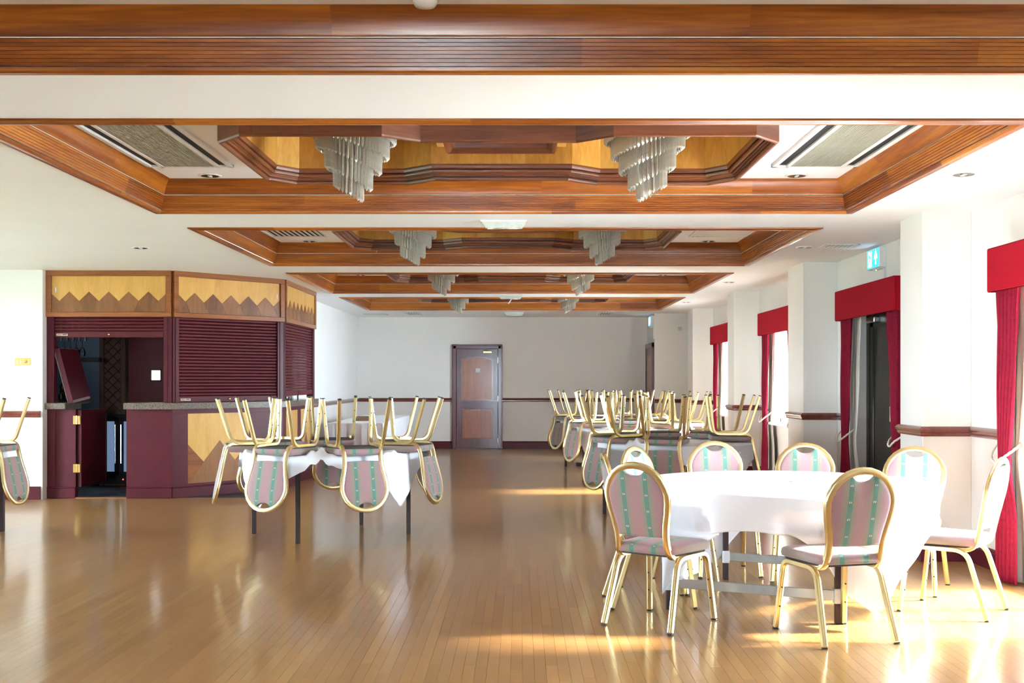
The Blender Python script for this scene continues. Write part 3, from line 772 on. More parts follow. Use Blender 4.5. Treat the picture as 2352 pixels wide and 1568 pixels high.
# ------------------------------------------------------------------ pelmets, curtains, tie-backs
PELX = 3.21
def pelmet(y0, y1, z0, z1, label):
    t = thing('pelmet', label, 'pelmet', (XR, (y0 + y1) / 2, z0), group='red fabric box pelmets')
    h = (y1 - y0) / 2; d = XR - PELX; H = z1 - z0
    MB().box(-d, -d + .02, -h, h, 0, H, .008).build('front_board', M['red'], t, 30.0)
    for s in (-1, 1): MB().box(-d + .018, 0, s * h, s * (h - .02), 0, H, .005).build('end_board', M['red'], t, 30.0)
    MB().box(-d + .018, 0, -h + .02, h - .02, H - .02, H).build('top_board', M['red'], t)
    MB().rod((-.09, -h + .03, H - .10), (-.09, h - .03, H - .10), .012, 8).build('curtain_rail', M['white'], t, True)
def curtain(yo, sg, label, tie_z=.86, wt=.36, lin=True):
    """yo outer edge, sg direction (in Y) towards the middle of the window"""
    t = thing('curtain', label, 'curtain', (XR - .085, yo, 0), group='wine red tied-back curtains')
    def prof(z):
        zt = 2.14
        if z > tie_z:
            k = (z - tie_z) / (zt - tie_z); k = k ** .8
            return .035 * (1 - k), .16 + (wt - .16) * k
        k = min(1, (tie_z - z) / .45); k = k * k * (3 - 2 * k)
        return .035 * (1 - k), .16 + (.30 - .16) * k
    def sheet(nm, mat, x_off, amp, w_mul, s0=0.0, folds=6):
        mb = MB(); nu, nv = 72, 46; vs = []; fs = []
        for j in range(nv + 1):
            z = .012 + (2.155 - .012) * j / nv
            o, w = prof(z)
            if nm == 'lining': w = w * 1.0
            for i in range(nu + 1):
                s = i / nu
                yy = sg * (o + (s0 + s * w_mul) * w)
                a = amp * (.65 + .35 * math.sin(3.1 * s + 1)) * (0.75 + 0.25 * min(1, w / .3))
                xx = x_off + a * math.sin(2 * PI * folds * s + .6 * math.sin(z * 2.2)) + .004 * math.sin(40 * s + z * 5)
                vs.append((xx, yy, z))
        for j in range(nv):
            for i in range(nu): p = j * (nu + 1) + i; fs.append((p, p + 1, p + nu + 2, p + nu + 1))
        o = mb.add(vs, fs).build(nm, mat, t, True)
        md = o.modifiers.new('thickness', 'SOLIDIFY'); md.thickness = .004
        return o
    sheet('fabric', M['curtain'], -.045, .030, 1.0)
    if lin: sheet('lining', M['lining'], .030, .012, 1.22, .02, 4)
    # rope tie-back
    y_a, y_b = sg * .02, sg * .215
    pth = [(.070, sg * -.085, tie_z + .17), (-.02, sg * -.065, tie_z + .07), (-.095, sg * .015, tie_z), (-.110, sg * .09, tie_z - .045), (-.105, sg * .16, tie_z - .03), (-.06, sg * .215, tie_z + .02), (.02, sg * .20, tie_z + .08), (.075, sg * .05, tie_z + .14)]
    P = []
    for k in range(len(pth) - 1):
        p0 = Vector(pth[max(k - 1, 0)]); p1 = Vector(pth[k]); p2 = Vector(pth[k + 1]); p3 = Vector(pth[min(k + 2, len(pth) - 1)])
        for m in range(6):
            u = m / 6
            P.append(0.5 * ((2 * p1) + (p2 - p0) * u + (2 * p0 - 5 * p1 + 4 * p2 - p3) * u * u + (3 * p1 - p0 - 3 * p2 + p3) * u ** 3))
    P.append(Vector(pth[-1]))
    mb = MB()
    for st in range(3):
        q = []
        for k, p in enumerate(P):
            th = k * 0.9 + st * 2 * PI / 3
            q.append(p + Vector((.0045 * math.cos(th), 0, .0045 * math.sin(th))))
        mb.tube(q, circ(.0055, 6), (0, 0, 1))
    mb.build('rope_tieback', M['rope'], t, True)
    MB().lathe([(.012, 0), (.012, .03), (.02, .04), (0, .045)], 12).build('tieback_hook', M['brass'], t, True, (.085, sg * -.085, tie_z + .165), (0, -PI / 2, 0))
pz0, pz1 = CAMZ + .606, CAMZ + .906
pelmet(6.0, 7.95, pz0, pz1, 'red fabric box pelmet at right edge, nearest the camera')
pelmet(9.93, 11.80, pz0, pz1, 'red fabric box pelmet over the bronze exit door')
pelmet(13.75, 15.65, pz0, pz1, 'red fabric box pelmet over the bright window beyond the exit door')
pelmet(17.70, 19.58, pz0, pz1, 'red fabric box pelmet over the farthest bright window')
curtain(7.93, -1, 'wine red tied-back curtain at right edge behind the sunlit chair')
curtain(11.78, -1, 'wine red curtain on far side of the exit door', .80)
curtain(9.96, 1, 'dark wine red curtain on near side of the exit door beside the pillar', .84)
curtain(15.62, -1, 'wine red curtain on far side of the window beyond the exit door')
curtain(13.78, 1, 'wine red curtain peeking past the pillar, near side of second window')
curtain(19.55, -1, 'wine red curtain on far side of the farthest window')
curtain(17.73, 1, 'wine red curtain on near side of the farthest window behind its pillar')

# ------------------------------------------------------------------ the bar
P0, P1, P2, P3 = Vector((-5.50, 13.40)), Vector((-4.05, 13.40)), Vector((-3.00, 14.55)), Vector((-2.985, 16.60))
segs = [(P0, P1), (P1, P2), (P2, P3)]
segn = ['front', 'angled', 'side']
ZF = 2.105          # underside of the canopy
ZT0, ZT1 = 1.035, 1.108   # worktop
def seg_frame(k):
    a, b = segs[k]; t = (b - a); L = t.length; ang = math.atan2(t.y, t.x)
    return a, L, ang      # local x along the run, local -y towards the room
# canopy fascia: one joined piece of joinery, a part per panel
can = thing('bar_canopy', 'wooden bar canopy with pale maple zigzag inlay above the shutters', 'bar canopy', (P0.x, P0.y, ZF))
def in_seg(k, mb, name, mat, parent, origin, smooth=False):
    a, L, ang = seg_frame(k)
    return mb.build(name, mat, parent, smooth, (a.x - origin[0], a.y - origin[1], 0), (0, 0, ang))
FHt = ZC - ZF
for k in range(3):
    a, L, ang = seg_frame(k); org = (P0.x, P0.y)
    e0 = 0.0; e1 = L
    in_seg(k, MB().box(e0, e1, -.02, .16, 0.0, FHt), 'canopy_box', M['rosewood'], can, org)
    pz0, pz1 = .058, FHt - .062; q0, q1 = e0 + .065, e1 - .065
    for (x0, x1, z0, z1) in ((e0, e1, 0, .055), (e0, e1, FHt - .06, FHt), (e0, e0 + .062, .055, FHt - .06), (e1 - .062, e1, .055, FHt - .06)):
        in_seg(k, MB().box(x0, x1, -.048, -.018, z0, z1, .004), 'frame_rail', M['rosewood'], can, org)
    zt = pz0 + .235; zv = pz0 + .125
    in_seg(k, MB().box(q0, q1, -.026, -.019, pz0, pz1), 'maple_panel', M['maple'], can, org)
    n = 6 if k < 2 else 8
    w = (q1 - q0) / (n - .25)
    off = -w * .62 if k < 2 else -w * .5
    for m in range(n + 1):
        xl = q0 + off + w * m; xr = xl + w; xm = (xl + xr) / 2
        poly = [(xl, zv), (xl + w * .25, pz0), (xr - w * .25, pz0), (xr, zv), (xm, zt)]
        tri = [(xr, zv), (xr - w * .25, pz0), (xr + w * .25, pz0)]
        for pl, nm, lift in ((poly, 'walnut_diamond', .0305), (tri, 'walnut_triangle', .0295)):
            # clip to the panel
            def clip(pl, xc, keep_right):
                out = []
                for i in range(len(pl)):
                    p, q = pl[i], pl[(i + 1) % len(pl)]
                    ip = (p[0] >= xc) == keep_right or abs(p[0] - xc) < 1e-9; iq = (q[0] >= xc) == keep_right or abs(q[0] - xc) < 1e-9
                    if ip: out.append(p)
                    if ip != iq:
                        u = (xc - p[0]) / (q[0] - p[0]); out.append((xc, p[1] + u * (q[1] - p[1])))
                return out
            pl = clip(clip(pl, q0, True), q1, False)
            if len(pl) >= 3 and max(p[0] for p in pl) - min(p[0] for p in pl) > .01:
                in_seg(k, MB().prism(pl, 'y', -lift, -.0255), nm, M['walnut'], can, org)
    if k < 2:
        xs = q0 + .04 if k == 0 else q1 - .05
        in_seg(k, MB().box(xs, xs + .014, -.030, -.026, pz1 - .19, pz1 - .13), 'clip', M['white'], can, org)

# posts and roller shutters
post_lb = {(0, 0): 'maroon post at left end of the bar beside the cream wall', (0, 1): 'maroon post right of the open bar hatch',
           (1, 0): 'maroon post left of the closed angled shutter', (1, 1): 'maroon post right of the closed angled shutter',
           (2, 0): 'maroon post at near end of the bar side shutter', (2, 1): 'maroon post at far end of the bar side shutter'}
for k in range(3):
    a, L, ang = seg_frame(k)
    for e, (x0, x1) in enumerate(((0.0, .083), (L - .093, L))):
        pt_ = thing('bar_post', post_lb[k, e], 'post', (a.x, a.y, 0), (0, 0, ang), 'maroon bar posts')
        MB().box(x0, x1, -.02, .08, ZT1, ZF, .005).build('post_body', M['maroon'], pt_)
        MB().box(x0 + .03, x0 + .045, -.028, -.018, ZT1, ZF, .003).build('bead', M['maroon'], pt_)
SL = 0.0385
def shutter(k, zbot, label):
    a, L, ang = seg_frame(k)
    t = thing('roller_shutter', label, 'roller shutter', (a.x, a.y, 0), (0, 0, ang), 'maroon bar roller shutters')
    x0, x1 = .085, L - .095
    prof = [(.030, 0.0), (.010, .002), (.002, .010), (0, .019), (.002, .028), (.010, .0345), (.030, .0365)]
    loops = [[(x, y, z) for y, z in prof] for x in (x0, x1)]
    me = MB().loft(loops).mesh('slat', M['shutter'], 50.0)
    z = zbot + .075
    while z < ZF - .005:
        obj('slat', me, t, (0, 0, z)); z += SL
    br = MB().box(x0, x1, -.004, .034, zbot, zbot + .073, .006).build('bottom_rail', M['shutter'], t)
    if k < 2:
        lb = MB().box(x0 + .025, x0 + .155, -.007, -.003, zbot + .020, zbot + .045, .001).build('maker_plate', M['tape'], t)
        f = MB()
        for q in range(4): f.box(x0 + .034 + q * .013, x0 + .042 + q * .013, -.009, -.006, zbot + .027, zbot + .038)
        f.box(x0 + .092, x0 + .146, -.009, -.006, zbot + .030, zbot + .040); f.build('plate_print', M['ink'], lb)
        MB().lathe([(.014, 0), (.014, .006), (.008, .012), (0, .012)], 14).build('lock', M['brass'], t, True, ((x0 + x1) / 2, -.004, zbot + .035), (PI / 2, 0, 0))
    else:
        MB().box(x0 + .9, x0 + .912, -.010, -.003, zbot + .02, zbot + .07).build('pull', M['ink'], t)
shutter(0, 1.867, 'mostly raised maroon roller shutter over the open bar hatch')
shutter(1, 1.112, 'closed maroon roller shutter on the angled face of the bar')
shutter(2, 1.170, 'maroon roller shutter on the bar side, open a crack above worktop')

# counter front
cnt = thing('bar_counter', 'maroon bar counter front with maple mountain inlay panels', 'bar counter', (P0.x, P0.y, 0))
org = (P0.x, P0.y)
def cpart(k, mb, nm, mat, smooth=False): return in_seg(k, mb, nm, mat, cnt, org, smooth)
GX0, GX1 = .36, .92        # gateway opening along the front run
for (x0, x1) in ((.0, GX0 - .03), (GX1, segs[0][1].x - segs[0][0].x)):
    cpart(0, MB().box(x0, x1, 0, .07, .125, ZT0), 'front_panel', M['maroon']); cpart(0, MB().box(x0 - .0, x1 + .0, -.012, .07, 0, .12, .004), 'plinth', M['maroon'])
    cpart(0, MB().box(x0, x1, -.018, .0, .120, .135, .004), 'plinth_bead', M['maroon'])
cpart(0, MB().box(.02, .10, -.014, 0, .14, ZT0), 'pilaster', M['maroon'])
for k, stiles in ((1, (0.0, .21, 1.06, 1.56)), (2, (0.0, .2, .95, 1.15, 1.9, 2.05))):
    a, L, ang = seg_frame(k)
    cpart(k, MB().box(0, L, .012, .07, .12, ZT0), 'carcass', M['maroon'])
    cpart(k, MB().box(0, L, -.012, .012, 0, .118, .004), 'plinth', M['maroon']); cpart(k, MB().box(0, L, -.02, .012, .118, .134, .005), 'plinth_bead', M['maroon'])
    cpart(k, MB().box(0, L, 0, .012, ZT0 - .055, ZT0), 'top_rail', M['maroon']); cpart(k, MB().box(0, L, 0, .012, .134, .155), 'bottom_rail', M['maroon'])
    st = [stiles[i:i + 2] for i in range(0, len(stiles), 2)]
    for (x0, x1) in st: cpart(k, MB().box(x0, min(x1, L), 0, .0125, .155, ZT0 - .055, .002), 'stile', M['maroon'])
    for (l, r) in zip(st[:-1], st[1:]):
        x0, x1 = l[1], r[0]; z0, z1 = .157, ZT0 - .057; H = z1 - z0; Wd = x1 - x0
        cpart(k, MB().box(x0, x1, .005, .012, z0, z1), 'maple_panel', M['maple'])
        pk = z0 + H * .60; vl = z0 + H * .30
        cpart(k, MB().prism([(x0 + .02 * Wd, z0), (x0 + .98 * Wd, z0), (x0 + .76 * Wd, vl), (x0 + .51 * Wd, pk), (x0 + .25 * Wd, vl)], 'y', .002, .006), 'walnut_mountain', M['walnut'])
        cpart(k, MB().prism([(x0, z0), (x0 + .02 * Wd, z0), (x0 + .25 * Wd, vl), (x0, z0 + H * .56)], 'y', .003, .006), 'walnut_slope', M['rosewood'])
        cpart(k, MB().prism([(x1, z0), (x1, z0 + H * .56), (x0 + .76 * Wd, vl), (x0 + .98 * Wd, z0)], 'y', .003, .006), 'walnut_slope', M['rosewood'])
# worktops
ol = offset_line([(P0.x + GX1 - .01, P0.y), tuple(P1), tuple(P2), tuple(P3)], .075)
il = offset_line([(P0.x + GX1 - .01, P0.y), tuple(P1), tuple(P2), tuple(P3)], -.42)
wt = MB().prism(ol + list(reversed(il)), 'z', ZT0, ZT1).build('worktop', M['granite']); tag(wt, 'long grey speckled worktop running round the bar', 'worktop')
ws = MB().box(P0.x - .03, P0.x + GX0 - .12, P0.y - .075, P0.y + .42, ZT0, ZT1, .006).build('worktop', M['granite']); tag(ws, 'short grey worktop stub at left of the bar opening', 'worktop')
# raised flap, leaning back to the left
fp = thing('counter_flap', 'raised maroon counter flap leaning left in the bar opening', 'counter flap', (P0.x + GX0 - .06, P0.y + .02, ZT1 + .002), (0, -math.radians(15), 0))
MB().box(-.055, 0, 0, .58, 0, .66, .004).build('flap_board', M['maroon'], fp); MB().box(-.07, -.056, 0.0, .58, 0, .66, .003).build('laminate_face', M['granite'], fp)
MB().box(-.02, .20, .0, .05, -.004, .03, .003).build('flap_hinge', M['ink'], fp)
# gate door, swung inwards
gt = thing('bar_gate', 'maroon bar gate door standing open inwards on brass hinges', 'gate', (P0.x + GX0, P0.y + .03, 0), (0, 0, math.radians(86)))
MB().box(.0, .70, -.02, .02, .13, ZT0 - .01, .004).build('gate_leaf', M['maroon'], gt)
for (x0, x1, z0, z1) in ((0, .70, .13, .16), (0, .70, ZT0 - .04, ZT0 - .01), (0, .03, .13, ZT0 - .01), (.67, .70, .13, ZT0 - .01)): MB().box(x0, x1, -.026, -.018, z0, z1, .002).build('edge_moulding', M['maroon'], gt)
for z in (.30, .86): 
    h = MB(); h.box(-.055, -.012, -.045, -.040, z, z + .10, .002); h.box(-.008, .03, -.045, -.040, z, z + .10, .002); h.rod((-.010, -.045, z), (-.010, -.045, z + .10), .008); 
    o = h.build('hinge', M['brass'], gt); o.rotation_euler = (0, 0, -math.radians(86))
struct(MB().box(P0.x + GX0 - .03, P0.x + GX1 + .03, P0.y - .01, P0.y + .05, 0, .012).build('threshold', M['walnut']))

# inside of the bar
struct(MB().box(-7.6, -3.1, 13.47, 17.2, -.004, .004).build('floor_bar', M['barfloor']))
struct(MB().box(-7.6, XL, 16.9, 17.0, 0, ZC).build('wall_bar_back', M['maroon']))
struct(MB().box(-7.7, -7.6, 13.47, 17.0, 0, ZC).build('wall_bar_left', M['barwall']))
bw = MB().box(-7.55, -5.75, 16.86, 16.9, 0.01, 2.55).build('mirror_panel', M['barwall']); tag(bw, 'smoky blue mirrored panel behind the hanging glasses in the bar', 'mirror')
# lattice column
lc = thing('lattice_column', 'dark wooden column with diamond lattice inside the bar', 'column', (-5.30, 15.0, 0))
MB().box(-.17, .17, 0, .10, 0, 2.62).build('column_back', M['darkwood'], lc)
for s in (-1, 1): MB().box(s * .17, s * .11, -.03, 0, 0, 2.62, .004).build('column_stile', M['darkwood'], lc)
for q in range(16):
    z0 = .95 + q * .125
    for s in (-1, 1):
        if z0 < 2.45: MB().tube([(-.11 * s, -.012 - .004 * s, z0), (.11 * s, -.012 - .004 * s, z0 + .21)], rrect(.009, .005, .002), (0, 1, 0)).build('lattice_bar', M['maroon'], lc)
# maroon partition with a lit window
pt = thing('bar_partition', 'dark maroon partition door with small bright square window in the bar', 'partition', (-4.72, 14.62, 0))
MB().box(-.25, .45, 0, .05, 0, ZC - .01).build('partition_board', M['maroon'], pt)
wf = MB(); wx, wz = -.07 + .17, 1.435
for (a, b, c, d) in ((-.075, .075, -.08, -.06), (-.075, .075, .06, .08), (-.075, -.055, -.08, .08), (.055, .075, -.08, .08)): wf.box(wx + a, wx + b, -.012, 0, wz + c, wz + d)
wf = wf.build('window_surround', M['darkwood'], pt); MB().box(wx - .055, wx + .055, -.006, 0, wz - .06, wz + .06).build('lit_window', M['hatch_glass'], pt)
# bottle cooler
bc = thing('bottle_cooler', 'black bottle cooler with blue-lit glass doors inside the bar', 'fridge', (-5.19, 14.95, 0), (0, 0, math.radians(-8)))
MB().box(-.45, .45, 0, .5, .10, .93, .006).build('cabinet', M['black'], bc)
for s in (0, 1):
    x0 = -.43 + s * .45
    d = MB(); 
    for (a, b, c, e) in ((0, .41, 0, .05), (0, .41, .70, .75), (0, .04, 0, .75), (.37, .41, 0, .75)): d.box(x0 + a, x0 + b, -.04, 0, .14 + c, .14 + e, .003)
    d = d.build('door_frame', M['black'], bc); MB().box(x0 + .04, x0 + .37, -.02, -.01, .19, .84).build('door_glass', M['cooler_glass'], d)
    MB().rod((x0 + (.39 if s == 0 else .02), -.06, .3), (x0 + (.39 if s == 0 else .02), -.06, .8), .010).build('handle', M['chrome'], d)
MB().box(-.43, .43, -.02, 0, .03, .12, .004).build('kick_grille', M['slot'], bc); MB().lathe([(.008, 0), (.006, .006), (0, .008)], 8).build('power_light', M['red_led'], bc, True, (.05, -.021, .09), (PI / 2, 0, 0))
# glasses
gm = MB().lathe([(.034, 0.0), (.034, .004), (.006, .010), (.005, .085), (.012, .095), (.034, .125), (.040, .16), (.034, .205)], 16, cap=False).mesh('bowl', M['bottle_glass'], True)
rk = MB()
for q in range(10): rk.box(-6.12 + .075 * q, -6.105 + .075 * q, 14.4, 14.44, 1.86, 2.16)
rk.box(-6.15, -5.42, 14.38, 14.46, 2.14, 2.17)
rko = rk.build('glass_rack', M['chrome']); tag(rko, 'hanging chrome glass rack with thin rods inside the bar', 'rack')
for q in range(9):
    o = obj('wine_glass', gm, None, (-6.08 + .075 * q, 14.42, 1.875), (PI, 0, 0)); tag(o, 'wine glass hanging upside down from the rack inside the bar', 'glass', 'hanging wine glasses')
bs = MB().box(-7.6, -5.25, 14.36, 14.48, 1.60, 1.655, .004).build('shelf', M['black']); tag(bs, 'dark shelf strip behind the hanging glasses', 'shelf')
tm = MB().lathe([(0, 0), (.030, 0), (.036, .11), (.034, .11), (.028, .008), (0, .008)], 16, cap=False).mesh('tumbler', M['bottle_glass'], True)
for q, (dx, dy, dz) in enumerate([(.03, 0, 0), (.11, .02, 0), (.04, .10, 0), (.12, .12, 0), (.035, .03, .112), (.11, .04, .112)]):
    o = obj('tumbler', tm, None, (P0.x + .085 + dx, P0.y + .12 + dy, ZT1 + .001 + dz)); tag(o, 'clear tumbler stacked on the short worktop left of the flap', 'glass', 'tumblers on the short worktop')
# card machine under the side shutter
cm = thing('card_machine', 'small silver box on worktop under the half-open side shutter', 'machine', (-3.05, 14.85, ZT1)); MB().box(-.06, .06, -.07, .07, 0, .06, .006).build('body', M['chrome'], cm); MB().box(.060, .062, -.02, .05, .02, .045).build('slot', M['ink'], cm)
# light switch
sw = thing('light_switch', 'brass double light switch plate on wall left of the bar', 'switch', ((-5.815 - 5.64) / 2, YLW, 1.586)); MB().box(-.09, .09, -.008, 0, -.042, .042, .003).build('plate', M['brass'], sw)
for q in (-.055, -.02): MB().box(q - .008, q + .008, -.014, -.007, -.016, .016, .002).build('rocker', M['tape'], sw)
MB().lathe([(.016, 0), (.014, .012), (0, .013)], 14).build('dimmer_knob', M['brass'], sw, True, (.04, -.008, 0), (PI / 2, 0, 0))

# ------------------------------------------------------------------ banquet chair
SEC = [(-.0145, -.010), (-.010, -.0125), (-.004, -.0125), (-.002, -.0105), (.002, -.0105), (.004, -.0125), (.010, -.0125), (.0145, -.010), (.0145, .010), (.010, .0125), (-.010, .0125), (-.0145, .010)]
def bend(p0, p1, p2, r, n=7):
    p0, p1, p2 = Vector(p0), Vector(p1), Vector(p2)
    a = p1 + (p0 - p1).normalized() * r; b = p1 + (p2 - p1).normalized() * r
    return [tuple((1 - u) ** 2 * a + 2 * u * (1 - u) * p1 + u * u * b) for u in [k / n for k in range(n + 1)]]
RZ = .390; RX = .188
def lean(z): return -.165 - (z - .39) * .213
CH = {}
def chair_parts():
    for s in (-1, 1):
        fpth = [(s * .212, .252, 0.012)] + bend((s * .212, .252, .012), (s * RX, .205, RZ), (s * RX, .02, RZ), .065) + [(s * RX, .015, RZ)]
        rpth = [(s * .212, -.245, 0.012)] + bend((s * .212, -.245, .012), (s * RX, -.125, RZ), (s * RX, .02, RZ), .075) + [(s * RX, .015, RZ)]
        for nm, pth in (('f', fpth), ('r', rpth)):
            CH[nm, s] = MB().tube(pth, SEC, (1, 0, 0)).mesh('leg', M['gold'], 35.0)
            d = (Vector(pth[0]) - Vector(pth[1])).normalized(); p = Vector(pth[0])
            CH['cap' + nm, s] = MB().tube([p + d * .005, p + d * (.012 / abs(d.z))], rrect(.0142, .0122, .004), (1, 0, 0)).mesh('foot_cap', M['black'])
        for q, z in enumerate((.13, .235)):
            u = z / .39; xx = s * (.212 + (RX - .212) * u); yy = .252 + (.205 - .252) * u
            CH['bolt', s, q] = MB().rod((xx, yy - .017, z), (xx, yy + .017, z), .0045, 8).mesh('bolt', M['black'])
    # back hoop
    half = [(.0, .905), (.045, .9005), (.088, .886), (.128, .860), (.160, .824), (.181, .783), (.190, .745), (.187, .70), (.177, .645), (.163, .585), (.154, .53), (.153, .47)]
    pts = [(x, lean(z), z) for x, z in half]
    low = bend((.153, lean(.47), .47), (.163, lean(.39) + .005, .392), (.170, -.02, .392), .05, 6)
    right = pts + low + [(.170, -.03, .392)]
    left = [(-x, y, z) for x, y, z in right]
    pth = list(reversed(left)) + right[1:]
    mb = MB(); P = [Vector(p) for p in pth]; loops = []
    for i in range(len(P)):
        t = (P[min(i + 1, len(P) - 1)] - P[max(i - 1, 0)]).normalized()
        # section: wide across the hoop plane (depth), narrow in plane; keep outward axis in the X/Z plane of the hoop
        dep = Vector((0, 1, .213)).normalized() if P[i].z > .47 else None
        if dep is None:
            out = Vector((1 if P[i].x > 0 else -1, 0, 0)); out = (out - t * out.dot(t)).normalized(); dp = t.cross(out)
        else:
            dp = (Vector((0, 1, -.213)) if False else Vector((0, .978, -.208)).cross(Vector((1, 0, 0))).cross(Vector((1, 0, 0))) * -1)
            dp = Vector((0, .978, .208)); dp = (dp - t * dp.dot(t)).normalized(); out = dp.cross(t)
            c = Vector((P[i].x, 0, P[i].z - .72))
            if out.dot(c) < 0: out = -out
        dp2 = out.cross(t); 
        loops.append([tuple(P[i] + out * u + dp2 * v) for u, v in [(-.017, -.0110), (-.013, -.0135), (.013, -.0135), (.0175, -.010), (.0175, -.004), (.0155, -.002), (.0155, .002), (.0175, .004), (.0175, .010), (.013, .0135), (-.013, .0135), (-.017, .0110)]])
    CH['hoop'] = mb.loft(loops).mesh('back_frame', M['gold'], 40.0)
    # upholstered back panel inside the hoop, scooped at the top for the hand hole
    inner = [(x - .0125 if x > .02 else x, z - (.014 if z > .8 else 0)) for x, z in half]
    edge = []
    scoop = [(.0, .846), (.022, .848), (.044, .857), (.060, .870), (.067, .8775)]
    side = [(.096, .866), (.122, .845), (.149, .812), (.168, .778), (.177, .745), (.174, .70), (.164, .645), (.150, .585), (.141, .53), (.140, .512)]
    r = scoop + side; edge = r + [(.10, .512), (.05, .510), (0, .509)]
    full = edge + [(-x, z) for x, z in reversed(edge[1:-1])]
    cz = .68; loops = []
    for k, off in ((1.0, .004), (1.0, .010), (.975, .0145), (.90, .0175), (.6, .021), (.25, .023)):
        loops.append([(x * k, z if k == 1 else cz + (z - cz) * k, off) for x, z in full])
    mb = MB(); n = len(full)
    def emit_side(sg):
        L = [[(x, lean(z) + sg * o * .978, z + sg * o * .2) for x, z, o in lp] for lp in loops]
        mb.loft(L if sg > 0 else L, cap=True)
    emit_side(1); emit_side(-1)
    # rim between front and back skins
    a = [(x, lean(z) + .004, z) for x, z in full]; b = [(x, lean(z) - .004, z) for x, z in full]
    mb.loft([a, b], cap=False)
    CH['back'] = mb.mesh('backrest', M['fabric'], 50.0)
    # seat cushion
    def outline(k, inset=0.0):
        wf, wr, yf, yr, rc = .212 - inset, .190 - inset, .235 - inset, -.185 + inset, .05
        pts = []
        for (cx, cy, a0) in ((wf - rc, yf - rc, 0), (-(wf - rc), yf - rc, 90), (-(wr - rc), yr + rc, 180), (wr - rc, yr + rc, 270)):
            for q in range(6):
                th = math.radians(a0 + 90 * q / 5); pts.append((cx + rc * math.cos(th), cy + rc * math.sin(th)))
        return pts
    loops = []
    for z, ins in ((.412, .010), (.416, .002), (.435, 0), (.450, .003), (.459, .010), (.465, .030), (.470, .075), (.473, .13)):
        o = outline(0)
        if ins > .02:
            k = 1 - ins / .21; o = [(x * k, .025 + (y - .025) * k) for x, y in o]
        else: o = outline(0, ins)
        loops.append([(x, y, z) for x, y in o])
    CH['seat'] = MB().loft(loops).mesh('seat', M['fabric'], 60.0)
    CH['base'] = MB().loft([[(x, y, z) for x, y in outline(0, .018)] for z in (.401, .4125)]).mesh('seat_board', M['board'])
chair_parts()
def chair(label, x, y, fx, fy, z=0.0, flip=False, group=None, tilt=0.0):
    yaw = math.atan2(fy, fx) - PI / 2
    if flip:
        rot = (Matrix.Rotation(yaw, 4, 'Z') @ Matrix.Rotation(tilt, 4, 'X') @ Matrix.Rotation(PI, 4, 'Y')).to_euler()
    else: rot = (0, 0, yaw)
    t = thing('banquet_chair', label, 'chair', (x, y, z), rot, group)
    obj('seat', CH['seat'], t); obj('seat_board', CH['base'], t); obj('backrest', CH['back'], t); obj('back_frame', CH['hoop'], t)
    for s in (-1, 1):
        for nm in 'fr':
            l = obj('leg', CH[nm, s], t); obj('foot_cap', CH['cap' + nm, s], l)
            if nm == 'f': obj('bolt', CH['bolt', s, 0], l); obj('bolt', CH['bolt', s, 1], l)
    return t

# ------------------------------------------------------------------ tables and cloths
TH = .738
def table(cx, cy, R, legs, label, bars=False):
    t = thing('round_table', label, 'table', (cx, cy, 0), group='round banquet tables')
    MB().lathe([(0, TH - .028), (R - .012, TH - .028), (R - .006, TH - .022), (R - .006, TH - .006), (R - .010, TH), (0, TH)], 72, cap=False).build('tabletop', M['ply'], t)
    for (lx, ly) in legs:
        MB().box(lx - .018, lx + .018, ly - .018, ly + .018, 0, TH - .028, .003).build('leg', M['dark_metal'], t)
    if bars:
        for i, j in ((0, 2), (1, 3)):
            a, b = Vector(legs[i]), Vector(legs[j])
            br = MB().tube([(a.x, a.y, .158), (b.x, b.y, .158)], rrect(.028, .006, .002), (0, 0, 1)).build('cross_bar', M['steel'], t)
            for p in (a, b): MB().box(p.x - .024, p.x + .024, p.y - .024, p.y + .024, .115, .20, .002).build('bracket', M['steel'], br)
    return t
